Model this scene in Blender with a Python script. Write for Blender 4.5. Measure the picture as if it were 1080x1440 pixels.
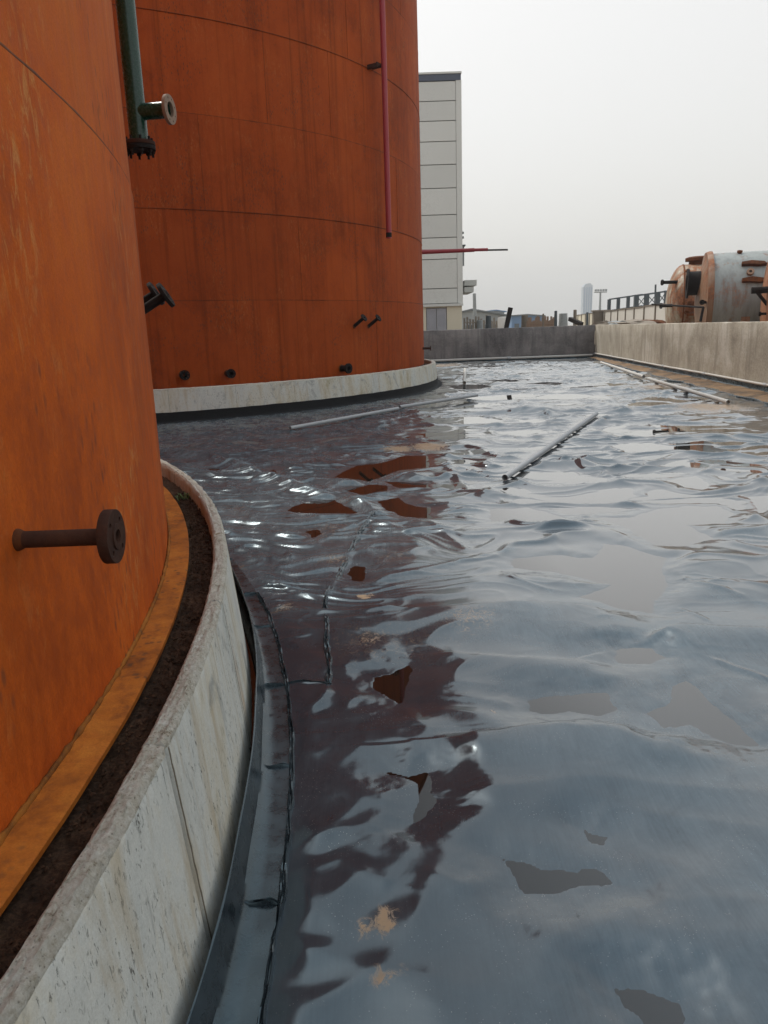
import bpy, bmesh, math, random
import numpy as np
from mathutils import Vector, Matrix
random.seed(7); rng = np.random.default_rng(7)
S = bpy.context.scene
for o in list(bpy.data.objects): bpy.data.objects.remove(o)
C = S.collection
R = math.radians

# ------------------------------------------------------------------ camera
FPX, CAMZ = 1050.0, 1.6
PITCH, ROLL = math.atan(255.7/FPX), math.atan(0.0332)
FW = Vector((0, math.cos(PITCH), -math.sin(PITCH)))
_u = Vector((0, math.sin(PITCH), math.cos(PITCH))); _r = Vector((1, 0, 0))
RT = _r*math.cos(ROLL) - _u*math.sin(ROLL)
UP = _u*math.cos(ROLL) + _r*math.sin(ROLL)
cd = bpy.data.cameras.new('camera'); cam = bpy.data.objects.new('camera', cd); C.objects.link(cam)
cam.matrix_world = Matrix(((RT.x, UP.x, -FW.x, 0), (RT.y, UP.y, -FW.y, 0), (RT.z, UP.z, -FW.z, CAMZ), (0, 0, 0, 1)))
cd.sensor_fit = 'VERTICAL'; cd.sensor_height = 36; cd.lens = 36*FPX/1440
cd.clip_start = 0.05; cd.clip_end = 6000
S.camera = cam
S.render.resolution_x, S.render.resolution_y = 768, 1024

# ------------------------------------------------------------------ sky, sun, exposure
SUN_EL, SUN_AZ = R(56), R(-42)           # azimuth measured from +Y towards +X
w = bpy.data.worlds.new('World'); S.world = w; w.use_nodes = True
nt = w.node_tree; nt.nodes.clear()
def wn(t, **k):
    n = nt.nodes.new(t)
    for a, b in k.items(): setattr(n, a, b)
    return n
sky = wn('ShaderNodeTexSky', sky_type='NISHITA', sun_disc=False, sun_elevation=SUN_EL, sun_rotation=SUN_AZ,
         air_density=1.2, dust_density=6.0, ozone_density=1.2, altitude=0)
tc = wn('ShaderNodeTexCoord'); sep = wn('ShaderNodeSeparateXYZ'); nt.links.new(tc.outputs['Generated'], sep.inputs[0])
mx = wn('ShaderNodeMath', operation='MAXIMUM'); mx.inputs[1].default_value = 0; nt.links.new(sep.outputs['Z'], mx.inputs[0])
pw = wn('ShaderNodeMath', operation='POWER'); pw.inputs[1].default_value = 2.0; nt.links.new(mx.outputs[0], pw.inputs[0])
ml = wn('ShaderNodeMath', operation='MULTIPLY_ADD'); ml.inputs[1].default_value = 0.16; ml.inputs[2].default_value = 0.455
nt.links.new(pw.outputs[0], ml.inputs[0])                      # overcast veil: brighter towards the zenith
b1 = wn('ShaderNodeBackground'); cr = wn('ShaderNodeValToRGB'); nt.links.new(mx.outputs[0], cr.inputs[0]); nt.links.new(cr.outputs[0], b1.inputs[0])
cr.color_ramp.elements[0].color = (1, .975, .925, 1); cr.color_ramp.elements[0].position = .36; cr.color_ramp.elements[1].color = (.70, .88, 1, 1); cr.color_ramp.elements[1].position = .95
nt.links.new(ml.outputs[0], b1.inputs[1])
hs = wn('ShaderNodeHueSaturation'); hs.inputs['Saturation'].default_value = 0.45; nt.links.new(sky.outputs[0], hs.inputs['Color'])
b2 = wn('ShaderNodeBackground'); nt.links.new(hs.outputs[0], b2.inputs[0]); b2.inputs[1].default_value = 0.05
ad = wn('ShaderNodeAddShader'); nt.links.new(b1.outputs[0], ad.inputs[0]); nt.links.new(b2.outputs[0], ad.inputs[1])
wo = wn('ShaderNodeOutputWorld'); nt.links.new(ad.outputs[0], wo.inputs[0])
sl = bpy.data.lights.new('sun', 'SUN'); sl.energy = 1.3; sl.angle = R(11); sl.color = (1, .95, .86)
so = bpy.data.objects.new('sun', sl); C.objects.link(so)
sd = Vector((math.sin(SUN_AZ)*math.cos(SUN_EL), math.cos(SUN_AZ)*math.cos(SUN_EL), math.sin(SUN_EL)))
so.rotation_euler = sd.to_track_quat('Z', 'Y').to_euler()
so.location = (0, 0, 40)
vs = S.view_settings; vs.view_transform = 'Standard'; vs.look = 'None'; vs.gamma = 1; vs.exposure = 0.5

# ------------------------------------------------------------------ helpers
def ray(x, y): return (FW*FPX + RT*(x-540) + UP*(720-y))
def at_y(x, y, Y):
    d = ray(x, y); return Vector((0, 0, CAMZ)) + d*(Y/d.y)
def at_z(x, y, z=0.0):
    d = ray(x, y); return Vector((0, 0, CAMZ)) + d*((z-CAMZ)/d.z)
class MB:
    def __init__(s): s.v = []; s.f = []
    def add(s, v, f):
        n = len(s.v); s.v += [tuple(p) for p in v]; s.f += [tuple(i+n for i in q) for q in f]; return s
    def box(s, c, size, rz=0, bev=0):
        hx, hy, hz = (k/2 for k in size); co, si = math.cos(rz), math.sin(rz)
        v = []
        for z in (-hz, hz):
            for x, y in ((-hx, -hy), (hx, -hy), (hx, hy), (-hx, hy)):
                v.append((c[0]+x*co-y*si, c[1]+x*si+y*co, c[2]+z))
        return s.add(v, [(0, 3, 2, 1), (4, 5, 6, 7), (0, 1, 5, 4), (1, 2, 6, 5), (2, 3, 7, 6), (3, 0, 4, 7)])
    def beam(s, a, b, w_, h_):
        a, b = Vector(a), Vector(b); d = (b-a).normalized()
        x = d.cross(Vector((0, 0, 1)));
        if x.length < 1e-4: x = Vector((1, 0, 0))
        x.normalize(); y = x.cross(d)
        v = [p + x*sx*w_/2 + y*sy*h_/2 for p in (a, b) for sx, sy in ((-1, -1), (1, -1), (1, 1), (-1, 1))]
        return s.add(v, [(0, 1, 2, 3), (7, 6, 5, 4), (0, 4, 5, 1), (1, 5, 6, 2), (2, 6, 7, 3), (3, 7, 4, 0)])
    def lathe(s, a, d, prof, seg=24, caps=True):
        """prof: list of (distance along d from a, radius)"""
        a, d = Vector(a), Vector(d).normalized()
        x = d.cross(Vector((0, 0, 1)))
        if x.length < 1e-3: x = Vector((1, 0, 0))
        x.normalize(); y = d.cross(x)
        n = len(s.v)
        for t, r in prof:
            for k in range(seg):
                q = 2*math.pi*k/seg; s.v.append(tuple(a + d*t + (x*math.cos(q)+y*math.sin(q))*r))
        for i in range(len(prof)-1):
            for k in range(seg):
                k2 = (k+1) % seg; s.f.append((n+i*seg+k, n+i*seg+k2, n+(i+1)*seg+k2, n+(i+1)*seg+k))
        if caps:
            s.f.append(tuple(n+k for k in range(seg))[::-1]); m = n+(len(prof)-1)*seg; s.f.append(tuple(m+k for k in range(seg)))
        return s
    def tube(s, a, b, r, seg=16, r_in=None):
        a, b = Vector(a), Vector(b); L = (b-a).length
        if r_in: return s.lathe(a, b-a, [(0.3*L if L < .3 else .1, r_in), (0, r_in), (0, r), (L, r), (L, r_in), (L-(0.3*L if L < .3 else .1), r_in)], seg)
        return s.lathe(a, b-a, [(0, r), (L, r)], seg)
    def build(s, name, mat, parent=None, smooth=None):
        me = bpy.data.meshes.new(name); me.from_pydata(s.v, [], s.f); me.update()
        bm = bmesh.new(); bm.from_mesh(me); bmesh.ops.recalc_face_normals(bm, faces=bm.faces); bm.to_mesh(me); bm.free()
        return link(name, me, mat, parent, smooth)
def link(name, me, mat, parent=None, smooth=None):
    me.materials.clear()
    if mat: me.materials.append(mat)
    o = bpy.data.objects.new(name, me); C.objects.link(o)
    if parent: o.parent = parent
    if smooth is True: me.shade_smooth()
    elif smooth:
        me.shade_smooth(); me.set_sharp_from_angle(angle=R(smooth))
    return o
def tag(o, label, cat, group=None):
    o['label'] = label; o['category'] = cat
    if group: o['group'] = group
    return o
def struct(o): o['kind'] = 'structure'; return o
def stuff(o): o['kind'] = 'stuff'; return o
def empty(name, loc=(0, 0, 0), label=None, cat=None, group=None):
    o = bpy.data.objects.new(name, None); o.location = loc; C.objects.link(o); o.empty_display_size = .1
    if label: tag(o, label, cat, group)
    return o
def sub(o, p):
    """parent o (built in world coordinates) under p, keeping place"""
    o.parent = p; q = p; off = Vector((0, 0, 0))
    while q: off += q.location; q = q.parent
    o.location = o.location - off
    return o

# ---- numpy gradient noise
def _h(ix, iy, seed):
    n = (ix.astype(np.int64)*374761393 + iy.astype(np.int64)*668265263 + seed*1442695041) & 0xffffffff
    n = ((n ^ (n >> 13))*1274126177) & 0xffffffff
    return ((n ^ (n >> 16)) & 0xffff)/65535.0*2*np.pi
def pn(x, y, seed=0):
    x = np.asarray(x, float); y = np.asarray(y, float)
    ix, iy = np.floor(x), np.floor(y); fx, fy = x-ix, y-iy
    u = fx**3*(fx*(fx*6-15)+10); v = fy**3*(fy*(fy*6-15)+10)
    def g(dx, dy):
        a = _h(ix+dx, iy+dy, seed); return np.cos(a)*(fx-dx)+np.sin(a)*(fy-dy)
    a, b, c, d = g(0, 0), g(1, 0), g(0, 1), g(1, 1)
    return ((a+(b-a)*u)*(1-v)+(c+(d-c)*u)*v)*1.5
def sst(a, b, x):
    t = np.clip((x-a)/(b-a), 0, 1); return t*t*(3-2*t)
def crease(n, w_=.1): return np.exp(-np.sqrt(n*n+.0006)/w_)
def ridge(n, k=.03): return 1-np.sqrt(n*n+k*k)*1.6

# ------------------------------------------------------------------ materials
class NT:
    def __init__(s, name):
        s.m = bpy.data.materials.new(name); s.m.use_nodes = True; s.t = s.m.node_tree; s.t.nodes.clear()
        s.o = s.t.nodes.new('ShaderNodeOutputMaterial'); s.b = s.t.nodes.new('ShaderNodeBsdfPrincipled')
        s.t.links.new(s.b.outputs[0], s.o.inputs[0]); s.tc = s.t.nodes.new('ShaderNodeTexCoord')
    def put(s, inp, v):
        if isinstance(v, bpy.types.NodeSocket): s.t.links.new(v, inp)
        else: inp.default_value = v
    def n(s, t, **k):
        n = s.t.nodes.new(t)
        for a, b in k.items(): setattr(n, a, b)
        return n
    def co(s, scale=(1, 1, 1), loc=(0, 0, 0)):
        mp = s.n('ShaderNodeMapping'); mp.inputs['Scale'].default_value = scale; mp.inputs['Location'].default_value = loc
        s.t.links.new(s.tc.outputs['Object'], mp.inputs[0]); return mp.outputs[0]
    def noise(s, vec, scale, detail=4, rough=.55, dist=0):
        n = s.n('ShaderNodeTexNoise'); s.put(n.inputs['Vector'], vec); n.inputs['Scale'].default_value = scale
        n.inputs['Detail'].default_value = detail; n.inputs['Roughness'].default_value = rough; n.inputs['Distortion'].default_value = dist
        return n.outputs['Fac']
    def vor(s, vec, scale, feat='F1'):
        n = s.n('ShaderNodeTexVoronoi', feature=feat); s.put(n.inputs['Vector'], vec); n.inputs['Scale'].default_value = scale
        return n.outputs['Distance']
    def ramp(s, fac, *stops):
        n = s.n('ShaderNodeValToRGB'); s.put(n.inputs[0], fac); e = n.color_ramp.elements
        while len(e) < len(stops): e.new(1)
        for el, (p, c) in zip(e, stops):
            el.position = p; el.color = (c, c, c, 1) if not hasattr(c, '__len__') else (*c, 1)
        return n.outputs[0]
    def mix(s, fac, a, b, mode='MIX'):
        n = s.n('ShaderNodeMix', data_type='RGBA', blend_type=mode); s.put(n.inputs[0], fac)
        for i, v in ((6, a), (7, b)):
            if isinstance(v, tuple) and len(v) == 3: v = (*v, 1)
            s.put(n.inputs[i], v)
        return n.outputs[2]
    def math(s, op, a, b=0.0, c=0.0):
        n = s.n('ShaderNodeMath', operation=op); s.put(n.inputs[0], a); s.put(n.inputs[1], b)
        if op == 'MULTIPLY_ADD': s.put(n.inputs[2], c)
        return n.outputs[0]
    def attr(s, name):
        n = s.n('ShaderNodeAttribute', attribute_name=name); return n.outputs['Fac']
    def rand(s): return s.n('ShaderNodeObjectInfo').outputs['Random']
    def bump(s, h, strength=.3, dist=.01, normal=None):
        n = s.n('ShaderNodeBump'); s.put(n.inputs['Height'], h); n.inputs['Strength'].default_value = strength; n.inputs['Distance'].default_value = dist
        if normal: s.put(n.inputs['Normal'], normal)
        return n.outputs[0]
    def out(s, col, rough=.6, nrm=None, metal=0, ior=1.5, spec=.5, coat=None, tint=None):
        b = s.b
        if tint: b.inputs['Specular Tint'].default_value = (*tint, 1)
        if coat is not None:
            s.put(b.inputs['Coat Weight'], coat); s.put(b.inputs['Coat Roughness'], rough); b.inputs['Coat IOR'].default_value = 1.6
            if nrm: s.put(b.inputs['Coat Normal'], nrm)
        if isinstance(col, tuple) and len(col) == 3: col = (*col, 1)
        s.put(b.inputs['Base Color'], col); s.put(b.inputs['Roughness'], rough); s.put(b.inputs['Metallic'], metal)
        s.put(b.inputs['IOR'], ior); s.put(b.inputs['Specular IOR Level'], spec)
        if nrm: s.put(b.inputs['Normal'], nrm)
        return s.m

def m_rust(name, dark, mid, light, scr=.5, scale=1.0, runs=.26):
    n = NT(name)
    big = n.noise(n.co((.5*scale, .5*scale, .42*scale)), 1.0, 8, .62, .7)
    blot = n.noise(n.co((3.1*scale, 3.1*scale, 1.9*scale), (5, 1, 3)), 1.0, 8, .66, .5)
    streak = n.noise(n.co((2.3*scale, 2.3*scale, .16*scale)), 1.0, 4, .5)
    fine = n.noise(n.co((26, 26, 17)), 1.0, 8, .7)
    grit = n.noise(n.co((170, 170, 120)), 1.0, 3, .6)
    f = n.math('MULTIPLY_ADD', streak, .17, n.math('MULTIPLY_ADD', big, .38, n.math('MULTIPLY_ADD', blot, .27, n.math('MULTIPLY', fine, .22))))
    col = n.ramp(f, (.43, dark), (.52, mid), (.62, light))
    col = n.mix(n.math('MULTIPLY', n.rand(), .34), col, dark)                    # plates differ a little
    stain = n.ramp(n.noise(n.co((1.5*scale, 1.5*scale, .35*scale), (3, 9, 1)), 1.0, 7, .62, .6), (.55, 0.0), (.74, .28))
    col = n.mix(stain, col, tuple(k*.5 for k in dark))
    run = n.ramp(n.noise(n.co((11*scale, 11*scale, .22*scale), (2, 7, 5)), 1.0, 5, .6, .2), (.50, 0.0), (.70, runs)); col = n.mix(run, col, tuple(k*.62 for k in dark))
    scratch = n.math('MULTIPLY', n.ramp(n.noise(n.co((24, 24, 7.5), (7, 2, 4)), 1.0, 8, .75, .9), (.525, 0.0), (.60, 1.0)),
                     n.ramp(n.noise(n.co((1.4, 1.4, 1.1), (1, 5, 2)), 1.0, 5, .62), (.49, 0.0), (.62, scr*.65)))
    col = n.mix(scratch, col, (.60, .27, .08))
    spots = n.math('MULTIPLY', n.ramp(n.vor(n.co((30, 30, 12)), 1.0), (.16, 1.0), (.36, 0.0)), n.ramp(n.noise(n.co((1.2, 1.2, .9), (4, 4, 8)), 1.0, 5, .65), (.50, 0.0), (.60, .65)))
    col = n.mix(spots, col, (.045, .036, .028))
    col = n.mix(n.ramp(grit, (.35, .35), (.6, 0.0)), col, tuple(k*.55 for k in mid))
    h = n.math('ADD', n.math('MULTIPLY', grit, .3), n.math('MULTIPLY', fine, .7))
    return n.out(col, n.ramp(fine, (.3, .65), (.7, .9)), n.bump(h, .45, .005), spec=.16)

def m_conc(name, base, dark, light, streak=.5, wet=0.0, scale=1.0, pit=1.0):
    n = NT(name)
    big = n.noise(n.co((.9*scale,)*3), 1.0, 6, .6, .5)
    st = n.noise(n.co((4*scale, 4*scale, .35*scale), (2, 2, 2)), 1.0, 6, .65, .3)
    fine = n.noise(n.co((22, 22, 22)), 1.0, 7, .7)
    gr = n.noise(n.co((110,)*3), 1.0, 4, .7)
    col = n.ramp(n.math('MULTIPLY_ADD', big, .6, n.math('MULTIPLY', fine, .4)), (.36, dark), (.5, base), (.64, light))
    col = n.mix(n.ramp(st, (.5, 0.0), (.7, streak)), col, dark)
    col = n.mix(n.ramp(n.noise(n.co((5*scale, 5*scale, 1.0*scale), (9, 1, 5)), 1.0, 6, .7, .6), (.6, 0.0), (.72, .5)), col, light)
    pits = n.math('MULTIPLY', n.ramp(n.vor(n.co((34, 34, 20)), 1.0), (.07, 1.0), (.16, 0.0)), n.ramp(n.noise(n.co((2.2,)*3), 1.0, 4), (.5, 0.0), (.62, .8*pit)))
    col = n.mix(pits, col, tuple(k*.35 for k in dark))
    col = n.mix(n.ramp(gr, (.3, .3), (.6, 0.0)), col, dark)
    h = n.math('SUBTRACT', n.math('ADD', n.math('MULTIPLY', fine, .7), n.math('MULTIPLY', gr, .3)), n.math('MULTIPLY', pits, .8))
    return n.out(col, .85-wet, n.bump(h, .5, .006), spec=.3)

def m_paint(name, col, rough=.4, var=.25, dirt=(.08, .06, .045), dirtf=.35, metal=0, scale=1.0):
    n = NT(name)
    a = n.noise(n.co((3*scale, 3*scale, 1.2*scale)), 1.0, 6, .6, .3); f = n.noise(n.co((40*scale,)*3), 1.0, 5, .65)
    c = n.mix(n.ramp(a, (.35, var), (.65, 0.0)), col, tuple(k*.6 for k in col))
    c = n.mix(n.math('MULTIPLY', n.rand(), .22), c, tuple(k*.6 for k in col))
    c = n.mix(n.ramp(n.math('MULTIPLY_ADD', a, .5, n.math('MULTIPLY', f, .5)), (.52, 0.0), (.68, dirtf)), c, dirt)
    return n.out(c, n.ramp(f, (.3, rough), (.7, min(1, rough+.2))), n.bump(f, .12, .003), metal=metal)

RUST_NEAR = m_rust('rust_orange', (.34, .060, .007), (.57, .110, .010), (.68, .170, .020), 1.0)
RUST_FAR = m_rust('rust_red_brown', (.235, .040, .006), (.375, .065, .009), (.44, .086, .013), .35, 1.0, .6)  # darker, redder rust for the rear tank: shade put into the colour
WELDF = m_rust('weld_rust_pale', (.10, .022, .007), (.19, .04, .01), (.28, .06, .014), .1)
WELD = m_rust('weld_rust', (.045, .018, .008), (.13, .04, .013), (.28, .085, .02), .2)
PLATE = m_rust('rust_ochre_plate', (.19, .055, .012), (.46, .135, .018), (.60, .21, .032), .2, 3.0)
NOZ = m_rust('nozzle_dark_rust', (.030, .015, .011), (.060, .026, .017), (.10, .042, .024), .0, 2.0)
NOZBLK = m_rust('nozzle_black', (.012, .010, .010), (.020, .016, .015), (.04, .026, .02), .0, 2.0)
RING = m_conc('white_cast_concrete', (.58, .575, .52), (.40, .36, .27), (.70, .71, .67), .75)
def m_ring():
    n = NT('whitewashed_concrete')
    big = n.noise(n.co((1.5, 1.5, .55)), 1.0, 7, .62, .7); fine = n.noise(n.co((20, 20, 12)), 1.0, 8, .72); st = n.noise(n.co((9, 9, .9), (2, 2, 2)), 1.0, 7, .66, .5); gr = n.noise(n.co((140,)*3), 1.0, 4, .7)
    col = n.ramp(n.math('MULTIPLY_ADD', big, .7, n.math('MULTIPLY', fine, .3)), (.38, (.44, .385, .27)), (.45, (.60, .56, .465)), (.53, (.62, .615, .565)), (.66, (.50, .51, .48)))
    rs = n.math('MULTIPLY', n.ramp(n.noise(n.co((5.5, 5.5, .7), (4, 9, 6)), 1.0, 6, .65, .4), (.60, 0.0), (.68, .7)), n.ramp(n.noise(n.co((.9, .9, .9), (1, 1, 9)), 1.0, 3), (.5, 0.0), (.6, 1.0))); col = n.mix(rs, col, (.46, .27, .11))
    col = n.mix(n.ramp(st, (.52, 0.0), (.66, .6)), col, (.44, .345, .215))
    fl = n.math('MULTIPLY', n.ramp(n.noise(n.co((75, 75, 26), (1, 8, 3)), 1.0, 6, .7, .5), (.59, 0.0), (.63, 1.0)), n.ramp(n.noise(n.co((2.4, 2.4, 1.5), (6, 0, 3)), 1.0, 5, .6), (.40, 0.0), (.54, .95)))
    col = n.mix(fl, col, (.10, .095, .085))
    smear = n.ramp(n.noise(n.co((3.2, 3.2, 2.2), (8, 3, 1)), 1.0, 8, .7, 1.2), (.56, 0.0), (.66, .7)); col = n.mix(smear, col, (.24, .245, .235))
    col = n.mix(n.ramp(gr, (.3, .25), (.6, 0.0)), col, (.30, .27, .21))
    h = n.math('SUBTRACT', n.math('ADD', n.math('MULTIPLY', fine, .7), n.math('MULTIPLY', gr, .3)), n.math('MULTIPLY', fl, 1.2))
    return n.out(col, .85, n.bump(h, .6, .006), spec=.3)
RING = m_ring()
def m_ringtop():
    n = NT('broken_concrete'); a = n.noise(n.co((7,)*3), 1.0, 8, .7, .5); f = n.noise(n.co((55,)*3), 1.0, 8, .78, .4); v = n.vor(n.co((85,)*3), 1.0)
    col = n.ramp(n.math('MULTIPLY_ADD', a, .35, n.math('MULTIPLY', f, .65)), (.32, (.06, .045, .03)), (.38, (.28, .23, .165)), (.45, (.54, .49, .40)), (.58, (.70, .665, .59)))
    col = n.mix(n.ramp(v, (.08, .55), (.22, 0.0)), col, (.10, .08, .06))
    return n.out(col, .95, n.bump(n.math('ADD', f, n.math('MULTIPLY', v, .4)), 1.0, .016), spec=.2)
RINGTOP = m_ringtop()
_unused = m_conc('broken_concrete', (.42, .37, .29), (.15, .12, .085), (.60, .56, .47), .2, 0, 6.0)
WALLR = m_conc('tan_concrete', (.41, .365, .29), (.23, .20, .16), (.58, .54, .47), .9, pit=.5)
WALLB = m_conc('grey_concrete', (.20, .185, .18), (.085, .08, .08), (.30, .28, .265), .7, pit=.5)
def m_soil():
    n = NT('dark_rusty_soil'); a = n.noise(n.co((9,)*3), 1.0, 7, .7); f = n.noise(n.co((90,)*3), 1.0, 6, .75)
    c = n.ramp(n.math('MULTIPLY_ADD', a, .4, n.math('MULTIPLY', f, .6)), (.35, (.016, .010, .007)), (.50, (.055, .029, .017)), (.66, (.15, .08, .045)))
    return n.out(c, .95, n.bump(f, .9, .01), spec=.2)
SOIL = m_soil()
JOINTDIRT = m_paint('joint_dirt', (.15, .12, .08), .95, .5, (.05, .04, .03), .6, scale=6)
def m_ground():
    n = NT('dusty_yard'); a = n.noise(n.co((.08,)*3), 1.0, 8, .65); f = n.noise(n.co((3,)*3), 1.0, 8, .7)
    c = n.ramp(n.math('MULTIPLY_ADD', a, .5, n.math('MULTIPLY', f, .5)), (.35, (.16, .125, .09)), (.55, (.27, .22, .16)), (.7, (.36, .31, .24)))
    return n.out(c, .95, n.bump(f, .5, .05), spec=.2)
def m_mud():
    n = NT('orange_mud'); a = n.noise(n.co((1.2,)*3), 1.0, 8, .65, .5); f = n.noise(n.co((14,)*3), 1.0, 8, .7)
    c = n.ramp(n.math('MULTIPLY_ADD', a, .6, n.math('MULTIPLY', f, .4)), (.40, (.035, .027, .02)), (.5, (.17, .10, .05)), (.64, (.30, .19, .10)))
    return n.out(c, n.ramp(a, (.4, .35), (.6, .8)), n.bump(f, .5, .02), spec=.4)
def m_liner(name='black_liner', near=True):
    n = NT(name)
    dust_and_light, sand = n.attr('dust'), n.attr('sand')
    a = n.noise(n.co((1.3, 1.3, 1.3)), 1.0, 7, .62, .7); f = n.noise(n.co((10, 6, 9)), 1.0, 8, .72, .7); g = n.noise(n.co((260,)*3), 1.0, 2, .6)
    brush = n.noise(n.co((130, 5, 9), (2, 2, 2)), 1.0, 4, .6)
    film = n.math('MULTIPLY', n.ramp(n.math('MULTIPLY_ADD', a, .32, n.math('MULTIPLY_ADD', f, .48, n.math('MULTIPLY', brush, .20))), (.36, .10), (.62, 1.0)), dust_and_light)
    col = n.mix(film, (.024, .030, .038), (.105, .136, .155))  # blue of the reflected sky put into the film colour
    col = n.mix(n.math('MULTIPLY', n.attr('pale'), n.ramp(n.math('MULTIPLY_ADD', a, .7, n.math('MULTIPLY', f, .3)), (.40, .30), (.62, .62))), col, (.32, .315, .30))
    speck = n.math('MULTIPLY', n.ramp(n.vor(n.co((95, 95, 95)), 1.0), (.06, 1.0), (.17, 0.0)), n.ramp(n.noise(n.co((4, 4, 4), (5, 5, 5)), 1.0, 6, .72), (.50, 0.0), (.64, .9)))
    col = n.mix(speck, col, (.42, .42, .39))
    flake = n.ramp(n.noise(n.co((38, 30, 30), (1, 1, 6)), 1.0, 7, .8, 1.4), (.655, 0.0), (.70, .55)); col = n.mix(flake, col, (.34, .34, .32))
    grime = n.math('MULTIPLY', n.ramp(sand, (.05, 0.0), (.6, 1.0)), n.ramp(n.math('MULTIPLY_ADD', sand, .28, n.noise(n.co((32, 26, 30)), 1.0, 8, .8, 1.2)), (.58, 0.0), (.70, .9)))
    col = n.mix(grime, col, (.40, .26, .145))
    ro = n.math('ADD', n.math('MULTIPLY', film, .24), n.ramp(f, (.3, .03), (.75, .09)))
    ro = n.math('MULTIPLY_ADD', n.attr('soft'), .05, ro)
    ro = n.math('MAXIMUM', ro, n.math('MULTIPLY', grime, .8))
    return n.out(col, ro, n.bump(n.math('ADD', n.math('MULTIPLY', f, .9), n.math('MULTIPLY', g, .05)), .055, .012), ior=n.math('MULTIPLY_ADD', n.attr('soft'), -.12, 1.62), coat=n.math('MULTIPLY', n.attr('wet'), .72), tint=(.66, .87, 1.0))
def m_plastic(name='black_liner_strip'):
    n = NT(name); a = n.noise(n.co((2.5,)*3), 1.0, 6, .6, .4); f = n.noise(n.co((14,)*3), 1.0, 7, .7)
    col = n.ramp(n.math('MULTIPLY_ADD', a, .5, n.math('MULTIPLY', f, .5)), (.40, (.013, .016, .019)), (.68, (.052, .066, .076)))
    return n.out(col, n.ramp(f, (.3, .20), (.7, .38)), n.bump(f, .15, .004), ior=1.6, tint=(.6, .87, 1.0))
LINER, STRIP = m_liner(), m_plastic()
def m_water():
    n = NT('murky_water'); a = n.noise(n.co((2.0,)*3), 1.0, 3, .5)
    sp = n.n('ShaderNodeSeparateXYZ'); n.t.links.new(n.tc.outputs['Object'], sp.inputs[0])
    k = n.ramp(n.math('MULTIPLY_ADD', sp.outputs[1], -.04, sp.outputs[0]), (.0, 0.0), (1.0, 1.0))     # pools away from the tanks: paler colour and added coat for brighter sky reflection
    return n.out(n.mix(k, (.016, .010, .007), (.035, .034, .032)), .012, n.bump(a, .02, .003), ior=1.42, coat=k, tint=(.75, .9, 1.0))
WATER = m_water()
GREEN = m_paint('green_enamel', (.006, .048, .030), .16, .3, (.05, .035, .02), .12)
RED = m_paint('red_pipe_paint', (.36, .035, .045), .38, .3, (.12, .03, .025), .35)
BAREFL = m_paint('scuffed_flange', (.30, .20, .14), .7, .6, (.14, .055, .03), .8, scale=4)
PIPE = m_paint('grey_plastic_pipe', (.42, .43, .44), .42, .3, (.20, .17, .13), .45)
PIPEW = m_paint('pale_pipe', (.58, .56, .52), .5, .3, (.25, .18, .12), .5)
DARK = m_paint('black_end', (.01, .01, .01), .7)
CLAD = m_paint('pale_cladding', (.66, .66, .62), .55, .12, (.35, .34, .31), .3, scale=.25)
BEIGE = m_paint('beige_render', (.66, .60, .47), .8, .15, (.42, .36, .26), .3, scale=.3)
COPING = m_paint('blue_grey_coping', (.085, .10, .14), .5, .2)
DOORM = m_paint('grey_door', (.33, .33, .36), .5, .2, scale=.6)
JOINT = m_paint('joint_grey', (.25, .25, .24), .8)
STEELG = m_paint('dark_steel', (.07, .085, .095), .5, .3)
POSTM = m_paint('weathered_post', (.22, .18, .14), .85, .4)
WHITEW = m_paint('white_wall_panel', (.72, .68, .62), .8, .25, (.45, .38, .30), .4, scale=.3)
BLUEW = m_paint('blue_sheet', (.12, .22, .38), .6, .2, scale=.2)
GREYW = m_paint('grey_sheet', (.33, .345, .345), .7, .2, scale=.2)
ROOFG = m_paint('roof_sheet', (.16, .17, .17), .7, .2, scale=.2)
GLASS = m_paint('tower_glass', (.16, .24, .34), .3, .1)
TOWERM = m_paint('tower_wall', (.40, .44, .48), .6, .1)
RUBB = m_paint('rubble', (.30, .25, .20), .9, .4)
def m_vessel(name, paint, amount):
    n = NT(name)
    a = n.noise(n.co((1.1, 1.1, .6)), 1.0, 8, .62, .6); st = n.noise(n.co((5, 5, .5), (3, 1, 7)), 1.0, 6, .65); f = n.noise(n.co((12,)*3), 1.0, 7, .7)
    rust = n.ramp(f, (.35, (.11, .04, .018)), (.55, (.28, .105, .04)), (.72, (.40, .19, .09)))
    pc = n.mix(n.ramp(st, (.42, 0.0), (.7, .8)), paint, tuple(k*.62 for k in paint))
    k = n.ramp(n.math('MULTIPLY_ADD', a, .55, n.math('MULTIPLY_ADD', st, .25, n.math('MULTIPLY', f, .2))), (amount-.06, 0.0), (amount+.05, 1.0))
    return n.out(n.mix(k, pc, rust), n.math('MULTIPLY_ADD', k, .35, .45), n.bump(f, .3, .01))
VES_A = m_vessel('vessel_rust_paint', (.42, .38, .29), .50)
VES_B = m_vessel('vessel_pale_paint', (.29, .305, .29), .60)
VES_C = m_vessel('vessel_red_rust', (.36, .15, .07), .50)
RUSTP = m_vessel('rust_plain', (.27, .16, .095), .52)
LEAF = m_paint('weed_leaf', (.10, .13, .035), .6, .3)

# ------------------------------------------------------------------ setting: ground
g = MB(); g.add([(-1100, -60, -.12), (1100, -60, -.12), (1100, 1120, -.12), (-1100, 1120, -.12)], [(0, 1, 2, 3)])
struct(g.build('ground', m_ground()))

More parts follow.
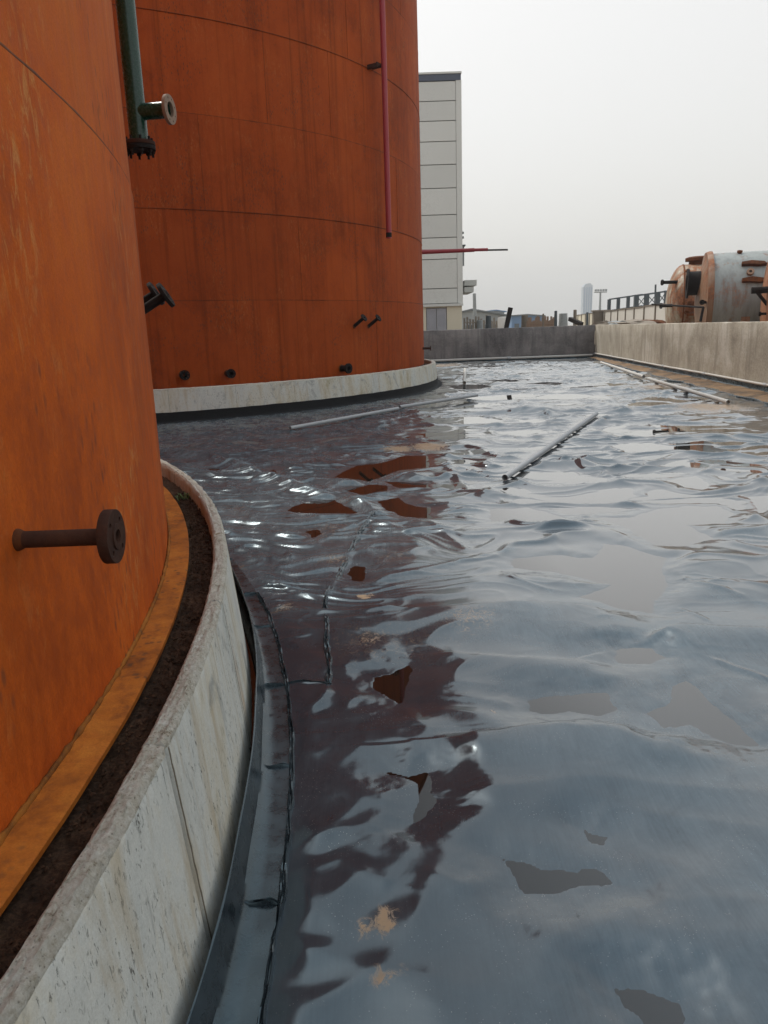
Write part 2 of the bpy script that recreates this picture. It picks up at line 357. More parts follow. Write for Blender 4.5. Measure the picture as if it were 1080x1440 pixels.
NC = (-9.369, 1.548); FC = (-7.79, 23.149)               # tank centres
def pol(c, r, deg, z): return (c[0]+r*math.cos(R(deg)), c[1]+r*math.sin(R(deg)), z)
def wall_x(y): return 10.259 + (y-36.197)*0.10194        # inner face of the right-hand wall

# ------------------------------------------------------------------ liner height field
def polydist(px, py, poly):
    """signed distance to polygon, negative inside"""
    P = np.array(poly); d = np.full(px.shape, 1e9); ins = np.zeros(px.shape, bool)
    for i in range(len(P)):
        a, b = P[i], P[(i+1) % len(P)]; e = b-a
        t = np.clip(((px-a[0])*e[0]+(py-a[1])*e[1])/max(e@e, 1e-12), 0, 1)
        d = np.minimum(d, np.hypot(px-a[0]-t*e[0], py-a[1]-t*e[1]))
        c = ((a[1] > py) != (b[1] > py)) & (px < (b[0]-a[0])*(py-a[1])/(b[1]-a[1]+1e-15)+a[0]); ins ^= c
    return np.where(ins, -d, d)
def linedist(px, py, pts):
    P = np.array(pts); best = np.full(px.shape, 1e9); sg = np.zeros(px.shape); tt = np.zeros(px.shape)
    for i in range(len(P)-1):
        a, b = P[i], P[i+1]; e = b-a; L = math.sqrt(e@e)
        t = np.clip(((px-a[0])*e[0]+(py-a[1])*e[1])/(e@e), 0, 1)
        d = np.hypot(px-a[0]-t*e[0], py-a[1]-t*e[1]); s_ = np.sign((px-a[0])*e[1]-(py-a[1])*e[0])
        m = d < best; best = np.where(m, d, best); sg = np.where(m, s_, sg); tt = np.where(m, (i+t)/(len(P)-1), tt)
    return best*sg, tt
def gp(*px): return [tuple(at_z(x, y, 0)[:2]) for x, y in px]
def z2(*px): return gp(*[(640+x/2.4545, 500+y/2.4545) for x, y in px])
PUDDLES = [
 gp((524, 952), (548, 948), (575, 935), (580, 945), (570, 965), (573, 990), (560, 992), (545, 982), (524, 968)),
 gp((545, 1086), (575, 1090), (600, 1088), (607, 1100), (603, 1115), (614, 1126), (598, 1140), (592, 1155), (578, 1160), (586, 1135), (586, 1102), (568, 1097)),
 gp((491, 800), (500, 795), (513, 797), (515, 808), (507, 819), (497, 815), (490, 808)),
 gp((700, 1205), (740, 1215), (775, 1228), (810, 1226), (815, 1217), (840, 1218), (868, 1245), (800, 1251), (738, 1257), (725, 1235)),
 gp((820, 1167), (835, 1174), (855, 1178), (850, 1189), (830, 1186)),
 gp((865, 1392), (885, 1389), (920, 1400), (955, 1413), (962, 1432), (958, 1452), (915, 1452), (895, 1428), (872, 1408)),
 gp((965, 955), (980, 970), (1000, 985), (1030, 1010), (1060, 1047), (1030, 1047), (1000, 1040), (970, 1020), (935, 1025), (900, 1010), (875, 997), (935, 992), (945, 972)),
 gp((742, 985), (800, 978), (850, 976), (868, 998), (840, 1005), (790, 1003), (745, 1000)),
 gp((865, 915), (890, 911), (915, 912), (935, 925), (915, 934), (870, 933)),
 gp((468, 672), (500, 655), (540, 650), (570, 641), (602, 641), (602, 657), (560, 662), (540, 670), (520, 677), (490, 673)),
 gp((400, 718), (430, 706), (470, 703), (505, 722), (470, 722), (430, 722)),
 gp((530, 705), (560, 700), (580, 712), (605, 714), (605, 728), (570, 727), (545, 718)),
 gp((485, 689), (520, 682), (560, 680), (545, 690), (510, 696)),
 gp((540, 677), (600, 680), (605, 687), (560, 686)),
 gp((1053, 699), (1085, 697), (1085, 716), (1068, 722)),
 z2((515, 650), (600, 660), (690, 690), (735, 700), (715, 740), (735, 790), (690, 850), (680, 890), (560, 875), (500, 850), (430, 835), (540, 790), (440, 770), (330, 745), (195, 735), (205, 700), (330, 690), (480, 700)),
 z2((120, 530), (250, 525), (330, 545), (380, 560), (330, 575), (200, 565), (120, 575)),
 z2((490, 560), (600, 560), (700, 530), (800, 520), (900, 520), (960, 545), (930, 580), (800, 585), (890, 630), (800, 660), (690, 655), (600, 600)),
 z2((730, 430), (830, 415), (880, 445), (860, 465), (790, 455)),
 gp((430, 748), (445, 744), (452, 750), (440, 756)), gp((372, 664), (385, 661), (392, 669), (378, 671)),
]
RIDGES = [  # points, height, half width, asymmetry
 (gp((466, 866), (560, 868), (640, 867), (740, 864), (830, 864), (915, 864)), .100, .12, 2.0),
 (gp((630, 1047), (680, 1045), (740, 1042), (830, 1036), (960, 1047), (1120, 1063)), .085, .11, 2.2),
 (gp((790, 1028), (900, 1038), (1000, 1046), (1120, 1062)), .010, .014, .0),
 (gp((860, 916), (960, 892), (1120, 901)), .075, .10, 2.0),
 (gp((600, 925), (720, 938), (870, 940)), .045, .10, 1.6),
 (gp((620, 1120), (800, 1112), (1120, 1128)), .020, .10, .3),
 (gp((700, 1300), (880, 1275), (1120, 1290)), .018, .12, .4),
 (gp((880, 1150), (980, 1160), (1120, 1190)), .014, .09, .3),
 (gp((640, 985), (760, 1000), (880, 1012)), .016, .06, .3),
 (gp((462, 838), (560, 815), (640, 795), (722, 774)), .026, .04, .4),
 (gp((200, 628), (330, 655), (420, 690), (470, 706), (525, 718)), .130, .13, .0),
 (gp((335, 812), (390, 828), (450, 846)), .022, .03, .3),
 (gp((525, 718), (505, 760), (470, 825), (460, 845)), .014, .03, .3),
 (gp((925, 788), (948, 806), (970, 822), (1040, 843)), .028, .03, .3),
 (gp((990, 825), (1040, 822), (1100, 838)), .020, .03, .3),
 (gp((952, 857), (975, 866), (1000, 880)), .016, .018, .2),
 (gp((1000, 930), (1040, 945), (1100, 965)), .018, .02, .3),
 (gp((855, 745), (890, 762), (930, 780), (955, 785)), .022, .035, .3),
 (gp((1020, 760), (1060, 775), (1120, 790)), .030, .05, .3),
 (gp((640, 583), (760, 580), (850, 578), (960, 574), (1035, 572)), .10, .12, .8),
 (gp((625, 655), (660, 690), (690, 700)), .035, .06, .2),
 (gp((720, 655), (800, 655), (960, 660), (1080, 668)), .060, .12, 1.2),
 (gp((600, 735), (650, 770), (660, 778)), .030, .05, .2),
 (gp((463, 965), (430, 1020), (420, 1080)), .010, .045, .0),
 (gp((463, 965), (540, 990), (600, 1030)), .008, .06, .2),
 (gp((463, 965), (560, 955), (630, 960)), .006, .05, .2),
 (gp((400, 962), (430, 964), (463, 966)), .012, .012, .0),
 (gp((590, 1230), (650, 1250), (700, 1232)), .010, .05, .2),
 (gp((430, 1190), (520, 1165), (580, 1190)), .012, .06, .2),
 (gp((400, 1335), (520, 1380), (640, 1395)), .012, .07, .2),
 (gp((420, 1235), (480, 1215), (520, 1240), (560, 1250)), .012, .05, .2),
]
for j in range(60):                                   # loose creases over the middle distance
    cy = 5.5*math.exp(random.random()*1.75); cx = random.uniform(-2.5, 8.2); a = random.gauss(0, .30); L = random.uniform(.4, 1.7)*(1+cy/22)
    p0 = (cx-L*math.cos(a), cy-L*math.sin(a)); p1 = (cx+L*.1, cy+random.uniform(-.15, .15)); p2 = (cx+L*math.cos(a), cy+L*math.sin(a))
    RIDGES.append(([p0, p1, p2], random.uniform(.03, .080), random.uniform(.045, .10), random.uniform(.4, 1.6)))

PIPELIES = [(*gp((710, 672), (839, 582)), .010), (*gp((408, 604), (560, 576)), .014), (*gp((562, 575), (671, 558)), .014)]
def liner_h(x, y):
    wx = x+.40*pn(x/1.15, y/1.15, 1); wy = y+.30*pn(x/1.05, y/1.05, 2)
    mid = sst(3.9, 6.6, y+.25*np.minimum(x, 0)*0+np.where(x < .6, (.6-x)*.9, 0))
    left = sst(1.0, -.2, x-.05*y)*sst(9, 5, y)
    lm = sst(.9, -.5, x-.04*y)                                  # left strip in front of the tanks: finely crumpled
    h = .016 + .010*pn(x/1.7, y/1.3, 11)
    sc = 1+.035*np.clip(y-6, 0, 20)
    vx = wx+.16*pn(x/.42, y/.42, 16); vy = wy+.12*pn(x/.40, y/.40, 17)
    amp = .55+.9*sst(-.5, .6, pn(x/2.3, y/2.0, 15))
    pan = .052*crease(pn(wx/(2.0*sc), wy/(1.0*sc), 3), .13) + .040*amp*crease(pn(vx/(1.15*sc), vy/(.54*sc), 5), .12)
    pan += .016*crease(pn(vx/.60, vy/.27, 18), .13)*amp + .006*pn(wx/.66, wy/.32, 4)
    h += (.06+.94*mid)*(1-.5*lm)*(pan-.018)
    h += mid*lm*(.026*(crease(pn(vx/.52, vy/.24, 10), .13)-.25) + .012*(crease(pn(vx/.8, vy/.16, 20), .10)-.2) + .006*pn(wx/.24, wy/.13, 12))
    nr = (1-mid)*(1-left)
    h += nr*(.034*pn(wx/1.9, wy/.46, 7) + .007*pn(wx/.55, wy/.30, 13))
    h += (1-mid)*left*(.0045*pn(wx/.60, wy/.42, 14) + .0062*pn(x/.33, y/.23, 8) + .0075*(ridge(pn(wx/.30, wy/.22, 9), .08)-.6))
    h -= mid*(.014*sst(-.2, 1.2, x-.06*y)-.001); h += left*(1-mid)*.006+nr*.012
    far = sst(12, 26, y); h *= 1+.15*far
    for pts, hh, wd, asym in RIDGES:
        P = np.array(pts); mg = 3.2*wd*(1+asym)+.03; x0, y0 = P.min(0)-mg; x1, y1 = P.max(0)+mg
        m = (x > x0) & (x < x1) & (y > y0) & (y < y1)
        if not m.any(): continue
        d, t = linedist(x[m], y[m], pts); d = d+wd*.3*pn(x[m]/(wd*5), y[m]/(wd*5), 21)
        k = np.where(d > 0, 1+asym, 1/(1+asym)); end = np.clip(np.minimum(t, 1-t)*6, 0, 1); end = end*end*(3-2*end)
        prof = np.exp(-np.sqrt((d/(wd*k))**2+.02)**1.25)-.28*np.exp(-(d/(2.2*wd*k))**2)
        h[m] += hh*.9*prof*(.25+.75*end)*(.85+.3*pn(x[m]/.5, y[m]/.5, 22))
    for poly in PUDDLES:
        P = np.array(poly); sz = max(np.ptp(P[:, 0]), np.ptp(P[:, 1])); bl = min(.5, .16+.22*sz) if P[:, 1].mean() < 4.2 else min(.30, .14+.08*sz)
        x0, y0 = P.min(0)-bl; x1, y1 = P.max(0)+bl
        m = (x > x0) & (x < x1) & (y > y0) & (y < y1)
        if not m.any(): continue
        sd_ = polydist(x[m], y[m], poly)
        q = min(.03, sz*.08); sd_ = sd_+q*.8*pn(x[m]/(q*4), y[m]/(q*4), 31)+q*.16*pn(x[m]/q, y[m]/q, 32)
        wgt = 1-sst(0, bl, np.maximum(sd_, 0)); tgt = np.where(sd_ < 0, np.maximum(sd_*.10, -.012)-.0004, sd_*.055+.0003)
        h[m] = h[m]*(1-wgt)+tgt*wgt
    for a_, b_, zz in PIPELIES:
        d, t = linedist(x, y, [a_, b_]); k = 1-sst(.06, .30, np.abs(d)); h = h*(1-k)+np.minimum(h, zz)*k
    # lies flat and lifts towards the walls and the ring of each tank
    rn = np.hypot(x-NC[0], y-NC[1]); rf = np.hypot(x-FC[0], y-FC[1])
    k = sst(9.02, 9.14, rn); h = h*k+.007*(1-k)
    k = sst(9.60, 9.95, rf); h = h*k+.012*(1-k)
    dw = wall_x(y)-x; k = sst(.35, .9, dw); h = h*k+.02*(1-k)
    k = sst(.1, .5, 35.75-y); h = h*k+.015*(1-k)
    return h
def blocks():
    V = []; Fc = []; n = 0
    for x0, x1, y0, y1, dx, dy in ((-1.3, 3.1, .9, 4.6, .0095, .0095), (-3.6, 6.2, 4.59, 10.5, .0205, .0165), (-5.6, 10.6, 10.48, 36.0, .042, .040),
                                   (-1.3, 6.0, -3, .905, .05, .05), (3.09, 7.4, .9, 4.6, .04, .04), (6.18, 8.1, 4.59, 10.5, .04, .04), (-9, -5.58, 10.48, 14.5, .08, .08), (-7, -3.59, 9, 10.5, .08, .08)):
        xs = np.arange(x0, x1+dx*.5, dx); ys = np.arange(y0, y1+dy*.5, dy)
        X, Y = np.meshgrid(xs, ys); nx, ny = len(xs), len(ys)
        H = liner_h(X.ravel(), Y.ravel()).reshape(X.shape)
        ok = (np.hypot(X-NC[0], Y-NC[1]) > 8.99) & (np.hypot(X-FC[0], Y-FC[1]) > 9.50) & (X < wall_x(Y)-.02) & (Y < 35.9)
        i = np.arange(nx*ny).reshape(ny, nx)
        q = np.stack([i[:-1, :-1], i[:-1, 1:], i[1:, 1:], i[1:, :-1]], -1)
        keep = (ok[:-1, :-1] & ok[:-1, 1:] & ok[1:, 1:] & ok[1:, :-1])
        q = q[keep]; used = np.unique(q); mp = np.full(nx*ny, -1); mp[used] = np.arange(len(used))
        V.append(np.stack([X.ravel()[used], Y.ravel()[used], H.ravel()[used]], -1)); Fc.append(mp[q]+n); n += len(used)
    return np.concatenate(V), np.concatenate(Fc)
LV, LF = blocks()
me = bpy.data.meshes.new('liner'); me.vertices.add(len(LV)); me.vertices.foreach_set('co', LV.astype(np.float32).ravel())
me.loops.add(LF.size); me.loops.foreach_set('vertex_index', LF.astype(np.int32).ravel())
me.polygons.add(len(LF)); me.polygons.foreach_set('loop_start', np.arange(0, LF.size, 4, dtype=np.int32)); me.polygons.foreach_set('loop_total', np.full(len(LF), 4, np.int32))
me.update(calc_edges=True); me.validate()
lx, ly = LV[:, 0], LV[:, 1]
dust_and_light = .18+.62*sst(-.25, .9, lx-.04*ly+.35*pn(lx/.5, ly/.5, 41))*sst(7, 3, ly)+.22*pn(lx/.9, ly/.7, 42)
_wx = lx+.40*pn(lx/1.15, ly/1.15, 1)+.16*pn(lx/.42, ly/.42, 16); _wy = ly+.30*pn(lx/1.05, ly/1.05, 2)+.12*pn(lx/.40, ly/.40, 17)
crest_light = np.maximum(crease(pn(_wx/.52, _wy/.24, 10), .05), .8*crease(pn(_wx/.8, _wy/.16, 20), .035))
dust_and_light += .9*crest_light*sst(.9, -.5, lx-.04*ly)*sst(3.3, 5.0, ly)            # crests of the crumpled sheet painted lighter: light on the edges put into colour
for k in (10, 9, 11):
    dd_, tt_ = linedist(lx, ly, RIDGES[k][0]); dust_and_light += .7*np.exp(-(dd_/(RIDGES[k][2]*.7))**2)  # fold tops painted paler, shading and sky light put into the colour
dust_and_light += .25*sst(9, 16, ly)+.50*sst(.8, -.6, lx-.04*ly)*sst(3.4, 4.6, ly)
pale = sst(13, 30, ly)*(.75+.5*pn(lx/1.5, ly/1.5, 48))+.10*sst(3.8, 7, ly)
sand = np.zeros(len(LV))
jx, jy = lx+.03*pn(lx/.05, ly/.05, 46), ly+.03*pn(lx/.05, ly/.05, 47)
for (px, py), rr, k in (((512, 843), .055, 1), ((605, 630), .32, 1), ((560, 633), .3, .8), ((538, 1302), .045, .8), ((514, 1313), .03, .8), ((545, 1383), .04, .6), ((692, 1007), .03, .55),
                        ((660, 880), .2, .42), ((520, 905), .12, .42), ((470, 790), .15, .4), ((400, 860), .1, .45), ((560, 790), .2, .3), ((620, 515), 1.5, .6), ((1000, 575), .9, .8), ((930, 545), 1.0, .7), ((330, 800), .12, .4)):
    c = at_z(px, py, 0); sand = np.maximum(sand, k*np.exp(-((jx-c.x)**2+(jy-c.y)**2*.8)/rr**2*1.2))
sand = np.maximum(sand, .34*np.clip(pn(lx/.8, ly/.8, 44), 0, 1)*sst(1.5, -.5, lx-.08*ly))
soft = sst(.7, -.4, lx-.04*ly+.2*pn(lx/.4, ly/.4, 49))*(.45+.55*sst(3.4, 5.2, ly))
wet = (.75+.25*sst(3.0, 6, ly))*sst(-.5, .7, lx-.04*ly)
for nm, ar in (('soft', soft), ('wet', wet), ('dust', np.clip(dust_and_light, 0, 1)), ('pale', np.clip(pale, 0, 1)), ('sand', np.clip(sand, 0, 1))):
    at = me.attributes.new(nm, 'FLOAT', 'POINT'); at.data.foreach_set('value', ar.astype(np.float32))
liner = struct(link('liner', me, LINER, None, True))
def hz(x, y): return float(liner_h(np.array([x]), np.array([y]))[0])
wv = MB(); wv.add([(-2.2, 1.0, 0), (6.7, 1.0, 0), (9.6, 33.5, 0), (2.5, 33.5, 0), (-2.2, 13.2, 0)], [(0, 1, 2, 3, 4)])
struct(wv.build('water', WATER))

# ------------------------------------------------------------------ liner seams: raised, folded weld flaps
def flap(name, path, width, height, parent, step=.02, seed=0):
    P = [Vector(p) for p in path]; L = [0]
    for a, b in zip(P, P[1:]): L.append(L[-1]+(b-a).length)
    n = max(8, int(L[-1]/step)); prof = [(-.5, -.006), (-.46, .25), (-.30, .85), (-.16, .95), (-.08, .15), (.02, .10), (.10, .75), (.26, 1.05), (.40, .6), (.5, -.006)]
    mb = MB(); V = []
    for i in range(n+1):
        s = L[-1]*i/n; j = max(0, min(len(P)-2, next((k for k in range(len(L)-1) if L[k+1] >= s), len(P)-2)))
        t = (s-L[j])/max(1e-9, L[j+1]-L[j]); p = P[j].lerp(P[j+1], t); d = (P[min(j+1, len(P)-1)]-P[j]).normalized(); nr = Vector((d.y, -d.x, 0))
        w1 = width*(1+.55*float(pn(s/.10, seed+.5, 51))); h1 = height*(1+.6*float(pn(s/.07, seed+1.5, 52))); of = width*.35*float(pn(s/.16, seed+2.5, 53))
        base = p.z
        ends = min(1, min(i, n-i)/3+.15)
        for k, (u, v) in enumerate(prof):
            vv = v*(1+.5*float(pn(s/.06, k*1.7+seed, 54))) if v > 0 else v
            V.append(p+nr*(u*w1+of+(width*.12*float(pn(s/.04, k+seed, 55)))) + Vector((0, 0, (vv*h1*ends if v > 0 else -.008))))
    m = len(prof); F_ = [(i*m+k, i*m+k+1, (i+1)*m+k+1, (i+1)*m+k) for i in range(n) for k in range(m-1)]
    mb.add(V, F_); return mb.build(name, STRIP, parent, 50)
def ground_path(*px): return [Vector((p[0], p[1], hz(p[0], p[1]))) for p in gp(*px)]
arc = [Vector(pol(NC, 9.04, a/2, .010)) for a in range(-50, 39)]
flap('weld_seam', arc, .021, .014, liner, .016, 1)
flap('weld_seam', ground_path((459, 842), (458, 880), (461, 920), (463, 967)), .030, .020, liner, .012, 5)
flap('weld_seam', ground_path((525, 722), (514, 740), (498, 770), (480, 805), (459, 842)), .040, .010, liner, .02, 9)
flap('weld_seam', ground_path((400, 963), (425, 963), (463, 967)), .009, .006, liner, .012, 13)

def skirt(c, rw, r0, r1, ztop, a0, a1, seed, n=None):
    """upright lip of liner round a ring with a flat welded foot"""
    n = n or max(4, int((a1-a0)/.4)); mb = MB(); V = []
    pr = [(rw+.010, ztop-.006), (rw+.013, ztop), (rw+.017, ztop-.002), (rw+.022, ztop*.62), (r0-.006, ztop*.22), (r0+.003, .026), (r0+.018, .015), ((r0+r1)/2, .013), (r1-.008, .012), (r1-.002, .004)]
    for i in range(n+1):
        a = a0+(a1-a0)*i/n; s = R(a)*r0
        for k, (r, z) in enumerate(pr):
            wv_ = .006*float(pn(s/.55, seed, 61))*(1 if k < 5 else .1)
            V.append(pol(c, r+wv_+.0015*float(pn(s/.2, k*.9, 62)), a, z*(1+.04*float(pn(s/.4, seed, 63))) if k < 4 else z+.002*float(pn(s/.1, k, 64))))
    m = len(pr); mb.add(V, [(i*m+k, i*m+k+1, (i+1)*m+k+1, (i+1)*m+k) for i in range(n) for k in range(m-1)])
    return mb
seam_deg = [-24, -13.5, -7.5, -3.2, 1.7, 6.14, 10.5, 15.2, 18.8, 24, 31, 40, 52]
sk = empty('liner_skirt', (NC[0], NC[1], 0), 'black plastic liner skirt turned up around the foot of the nearest tank ring', 'liner skirt')
for i, (a0, a1) in enumerate(zip(seam_deg, seam_deg[1:])):
    o = sub(skirt(NC, 8.895, 8.935, 9.04, .15, a0, a1, 3.3, int((a1-a0)/.12)).build('skirt_panel', STRIP, None, 40), sk)
    pth = [Vector(pol(NC, r, a1, z)) for r, z in ((8.938, .026), (8.955, .016), (8.99, .013), (9.035, .013))]
    sub(flap('cross_seam', pth, .016, .011, None, .008, i*7+2), sk)
_fl = []
def m_far_lip():
    if not _fl: _fl.append(m_paint('black_lip', (.005, .005, .006), .8, .2, (.012, .012, .012), .2))
    return _fl[0]
sk2 = empty('liner_skirt', (FC[0], FC[1], 0), 'black plastic liner skirt around the foot of the rear tank ring', 'liner skirt')
for i in range(15):
    a0 = -110+i*9
    sub(skirt(FC, 9.53, 9.565, 9.70, .20, a0, a0+9, 40, 16).build('skirt_panel', m_far_lip(), None, 40), sk2)

# ------------------------------------------------------------------ tanks
def shell_panel(c, r, th, a0, a1, z0, z1, seed, da=1.0, nz=5):
    na = max(3, int((a1-a0)/da)); mb = MB(); V = []
    for sgn in (0, 1):
        for j in range(nz+1):
            for i in range(na+1):
                a = a0+(a1-a0)*i/na; z = z0+(z1-z0)*j/nz
                e = .004*float(pn(R(a)*r/1.3, z/.8, seed)) if sgn == 0 else 0
                V.append((math.cos(R(a))*(r+e-th*sgn), math.sin(R(a))*(r+e-th*sgn), z))
    w_ = na+1; o = w_*(nz+1); Fs = []
    for j in range(nz):
        for i in range(na):
            k = j*w_+i; Fs.append((k, k+1, k+w_+1, k+w_)); Fs.append((o+k, o+k+w_, o+k+w_+1, o+k+1))
    for i in range(na):
        Fs.append((i, o+i, o+i+1, i+1)); k = nz*w_+i; Fs.append((k, k+1, o+k+1, o+k))
    for j in range(nz):
        k = j*w_; Fs.append((k, k+w_, o+k+w_, o+k)); k += na; Fs.append((k, o+k, o+k+w_, k+w_))
    return mb.add(V, Fs)
def bead(path, r, seed, seg=6, closed=False, jit=.45):
    mb = MB(); n = len(path); V = []
    for i, p in enumerate(path):
        p = Vector(p); a = Vector(path[max(0, i-1)]); b = Vector(path[min(n-1, i+1)]); d = (b-a).normalized()
        x = d.cross(Vector((0, 0, 1)))
        if x.length < 1e-3: x = d.cross(Vector((0, 1, 0)))
        x.normalize(); y = d.cross(x); rr = r*(1+jit*float(pn(i*.45, seed, 71)))
        for k in range(seg): q = 2*math.pi*k/seg; V.append(p+x*math.cos(q)*rr*.6+y*math.sin(q)*rr)
    return mb.add(V, [(i*seg+k, i*seg+(k+1) % seg, (i+1)*seg+(k+1) % seg, (i+1)*seg+k) for i in range(n-1) for k in range(seg)])
def flange_mesh(r, bore, holes, hr, pcd, th, seg=4):
    cu = bpy.data.curves.new('flange', 'CURVE'); cu.dimensions = '2D'; cu.fill_mode = 'BOTH'; cu.extrude = th/2; cu.bevel_depth = th*.07; cu.bevel_resolution = 1
    def circ(cx, cy, rr, n):
        s = cu.splines.new('POLY'); s.points.add(n-1); s.use_cyclic_u = True
        for k in range(n): q = 2*math.pi*k/n; s.points[k].co = (cx+rr*math.cos(q), cy+rr*math.sin(q), 0, 1)
    circ(0, 0, r, 40)
    if bore: circ(0, 0, bore, 24)
    for k in range(holes): q = 2*math.pi*(k+.5)/holes; circ(pcd*math.cos(q), pcd*math.sin(q), hr, 10)
    ob = bpy.data.objects.new('flange_tmp', cu); C.objects.link(ob); dg = bpy.context.evaluated_depsgraph_get()
    m_ = bpy.data.meshes.new_from_object(ob.evaluated_get(dg)); bpy.data.objects.remove(ob); bpy.data.curves.remove(cu); return m_
def place_dir(o, p, d):
    o.location = p; o.rotation_euler = Vector(d).to_track_quat('Z', 'Y').to_euler(); return o
def nozzle(root, p, d, L, r, fr, th, mat, holes=4, detail=True):
    """pipe stub with a flange; p, d in the root's frame"""
    p, d = Vector(p), Vector(d).normalized()
    nz = MB().lathe(p-d*.05, d, [(0, r), (L+.05-.004, r), (L+.05-.004, r*.74), (.08, r*.74)], 20, False).build('nozzle', mat, root, 40)
    if detail:
        f = link('flange', flange_mesh(fr, r*.80, holes, fr*.125, fr*.74, th), mat, nz, 30); place_dir(f, p+d*L, d)
        MB().lathe(p+d*(L+th*.57), d, [(0, r*.82), (0, fr*.50), (th*.16, fr*.49), (th*.16, r*.84), (0, r*.82)], 28, False).build('raised_face', mat, nz, 30)
    else:
        MB().lathe(p+d*(L-th), d, [(0, r), (0, fr), (th, fr), (th, r*.7), (-.05, r*.7)], 20, False).build('flange', mat, nz, 30)
    MB().lathe(p-d*.004, d, [(0, r*1.35), (.008, r*1.28), (.018, r*1.0)], 20, False).build('weld_collar', WELD, nz, True)
    return nz
def tank(c, r, zbase, mat, courses, label, joints, seed, fine=None):
    T = empty('storage_tank', (c[0], c[1], 0), label, 'storage tank', 'rust coated storage tanks')
    for ci, (z0, z1) in enumerate(zip(courses, courses[1:])):
        js = sorted(joints.get(ci, [k*36+(ci % 2)*18+random.uniform(-3, 3) for k in range(10)])); js2 = js+[js[0]+360]
        rr = r-.004*(ci % 2)-.002*ci*.3
        for k in range(len(js)):
            shell_panel(c, rr, .012, js2[k]+.012, js2[k+1]-.012, z0+.003, z1-.003, seed+ci*20+k, 1.0 if not fine else .6).build('shell_plate', mat, T, 40)
            bead([(math.cos(R(js[k]))*(rr+.001), math.sin(R(js[k]))*(rr-.002), z0+(z1-z0)*t/24) for t in range(25)], .008, seed+k, 5).build('vertical_weld', WELDF if not fine else WELD, T, True)
        if ci: bead([(math.cos(R(a*.4))*(rr+.001), math.sin(R(a*.4))*(rr+.001), z0) for a in range(901)], .009 if not fine else .009, seed+ci*3.3, 5).build('course_weld', WELDF if not fine else WELD, T, True)
    zt = courses[-1]
    MB().lathe((0, 0, zt), (0, 0, 1), [(0, r-.02), (.02, r+.06), (.09, r+.06), (.09, r-.02), (1.1, .3), (1.12, .02)], 96, False).build('roof', mat, T, 30)
    return T
CRS = [.60, 2.27, 3.93, 5.60, 7.22, 8.85, 10.45, 11.9]
CRSN = [.575, 2.268, 3.92, 5.58, 7.22, 8.85, 10.45, 11.9]
tn = tank(NC, 8.53, .575, RUST_NEAR, CRSN, 'nearest rusty orange steel tank, cut off by the left edge of the picture', {0: [-34, -10, 27, 60, 96, 132, 168, 204, 240, 280], 1: [-20, 19, 50, 86, 122, 158, 194, 230, 266, 302]}, 100, True)
tf = tank(FC, 9.147, .60, RUST_FAR, CRS, 'rear red-brown steel tank standing inside the white concrete ring', {0: [-68.3, -32, 4, 40, 76, 112, 148, 184, 220, 256], 1: [-86, -47.2, -8, 28, 64, 100, 136, 172, 208, 244],
     2: [-104, -60, -24, 12, 48, 84, 120, 156, 192, 228], 3: [-88, -50.9, -40.6, -4, 32, 68, 104, 140, 176, 212, 240]}, 300)
for k in range(12):                                                       # projecting foot plate of the near tank
    a0 = 4.07-180+k*30; m_ = 64 if abs(a0) < 60 else 16; mb = MB(); V = []; dz = .004 if k % 2 else 0
    for i in range(m_+1):
        a = a0+30.0*i/m_ - .02
        e = .0025*float(pn(R(a)*8.6/.25, k, 81))
        for r_, z_ in ((8.50, .555), (8.500, .570+dz), (8.626+e, .570+dz), (8.633+e, .566+dz), (8.633+e, .552+dz)): V.append(pol((0, 0), r_, a, z_))
    mb.add(V, [(i*5+q, i*5+q+1, (i+1)*5+q+1, (i+1)*5+q) for i in range(m_) for q in range(4)]+[(0, 1, 2, 3, 4), tuple(m_*5+q for q in (4, 3, 2, 1, 0))]); mb.build('foot_plate', PLATE, tn, 40)
bead([pol((0, 0), 8.535, a*.15, .574+.001*(a % 3)) for a in range(-300, 500)], .011, 9, 6, jit=.9).build('foot_weld', m_rust('foot_weld_rust', (.10, .035, .01), (.40, .14, .02), (.55, .2, .03), .2), tn, True)
def tl(c, q): return Vector((q[0]-c[0], q[1]-c[1], q[2]))
nozzle(tn, pol((0, 0), 8.53, .72, 1.16), (math.cos(R(.72)), math.sin(R(.72)), 0), .212, .0195, .061, .022, NOZ)
for px, py, Y, L in ((233, 415, 6.35, .5), (219, 413, 6.75, .5)):
    e = tl(NC, at_y(px, py, Y)); dr = Vector((e.x, e.y, 0)).normalized(); dd = Vector((.85, .08, .5)).normalized()
    Lh = (math.hypot(e.x, e.y)-8.53)/max(.2, dd.dot(dr)); nozzle(tn, e-dd*Lh, dd, Lh, .037, .105, .028, NOZBLK, 8, True)
for px, py, r_, fr, L in ((257, 527, .06, .095, .2), (320, 525, .055, .09, .2), (480, 518, .07, .11, .22)):
    p = None
    d = ray(px, py); a_ = d.x**2+d.y**2; b_ = -(FC[0]*d.x+FC[1]*d.y); c_ = FC[0]**2+FC[1]**2-9.147**2
    t = (-b_-math.sqrt(max(0, b_*b_-a_*c_)))/a_; p = Vector((0, 0, CAMZ))+d*t; q = tl(FC, p); nozzle(tf, q, Vector((q.x, q.y, 0)), L, r_, fr, .04, NOZBLK, 8, True)
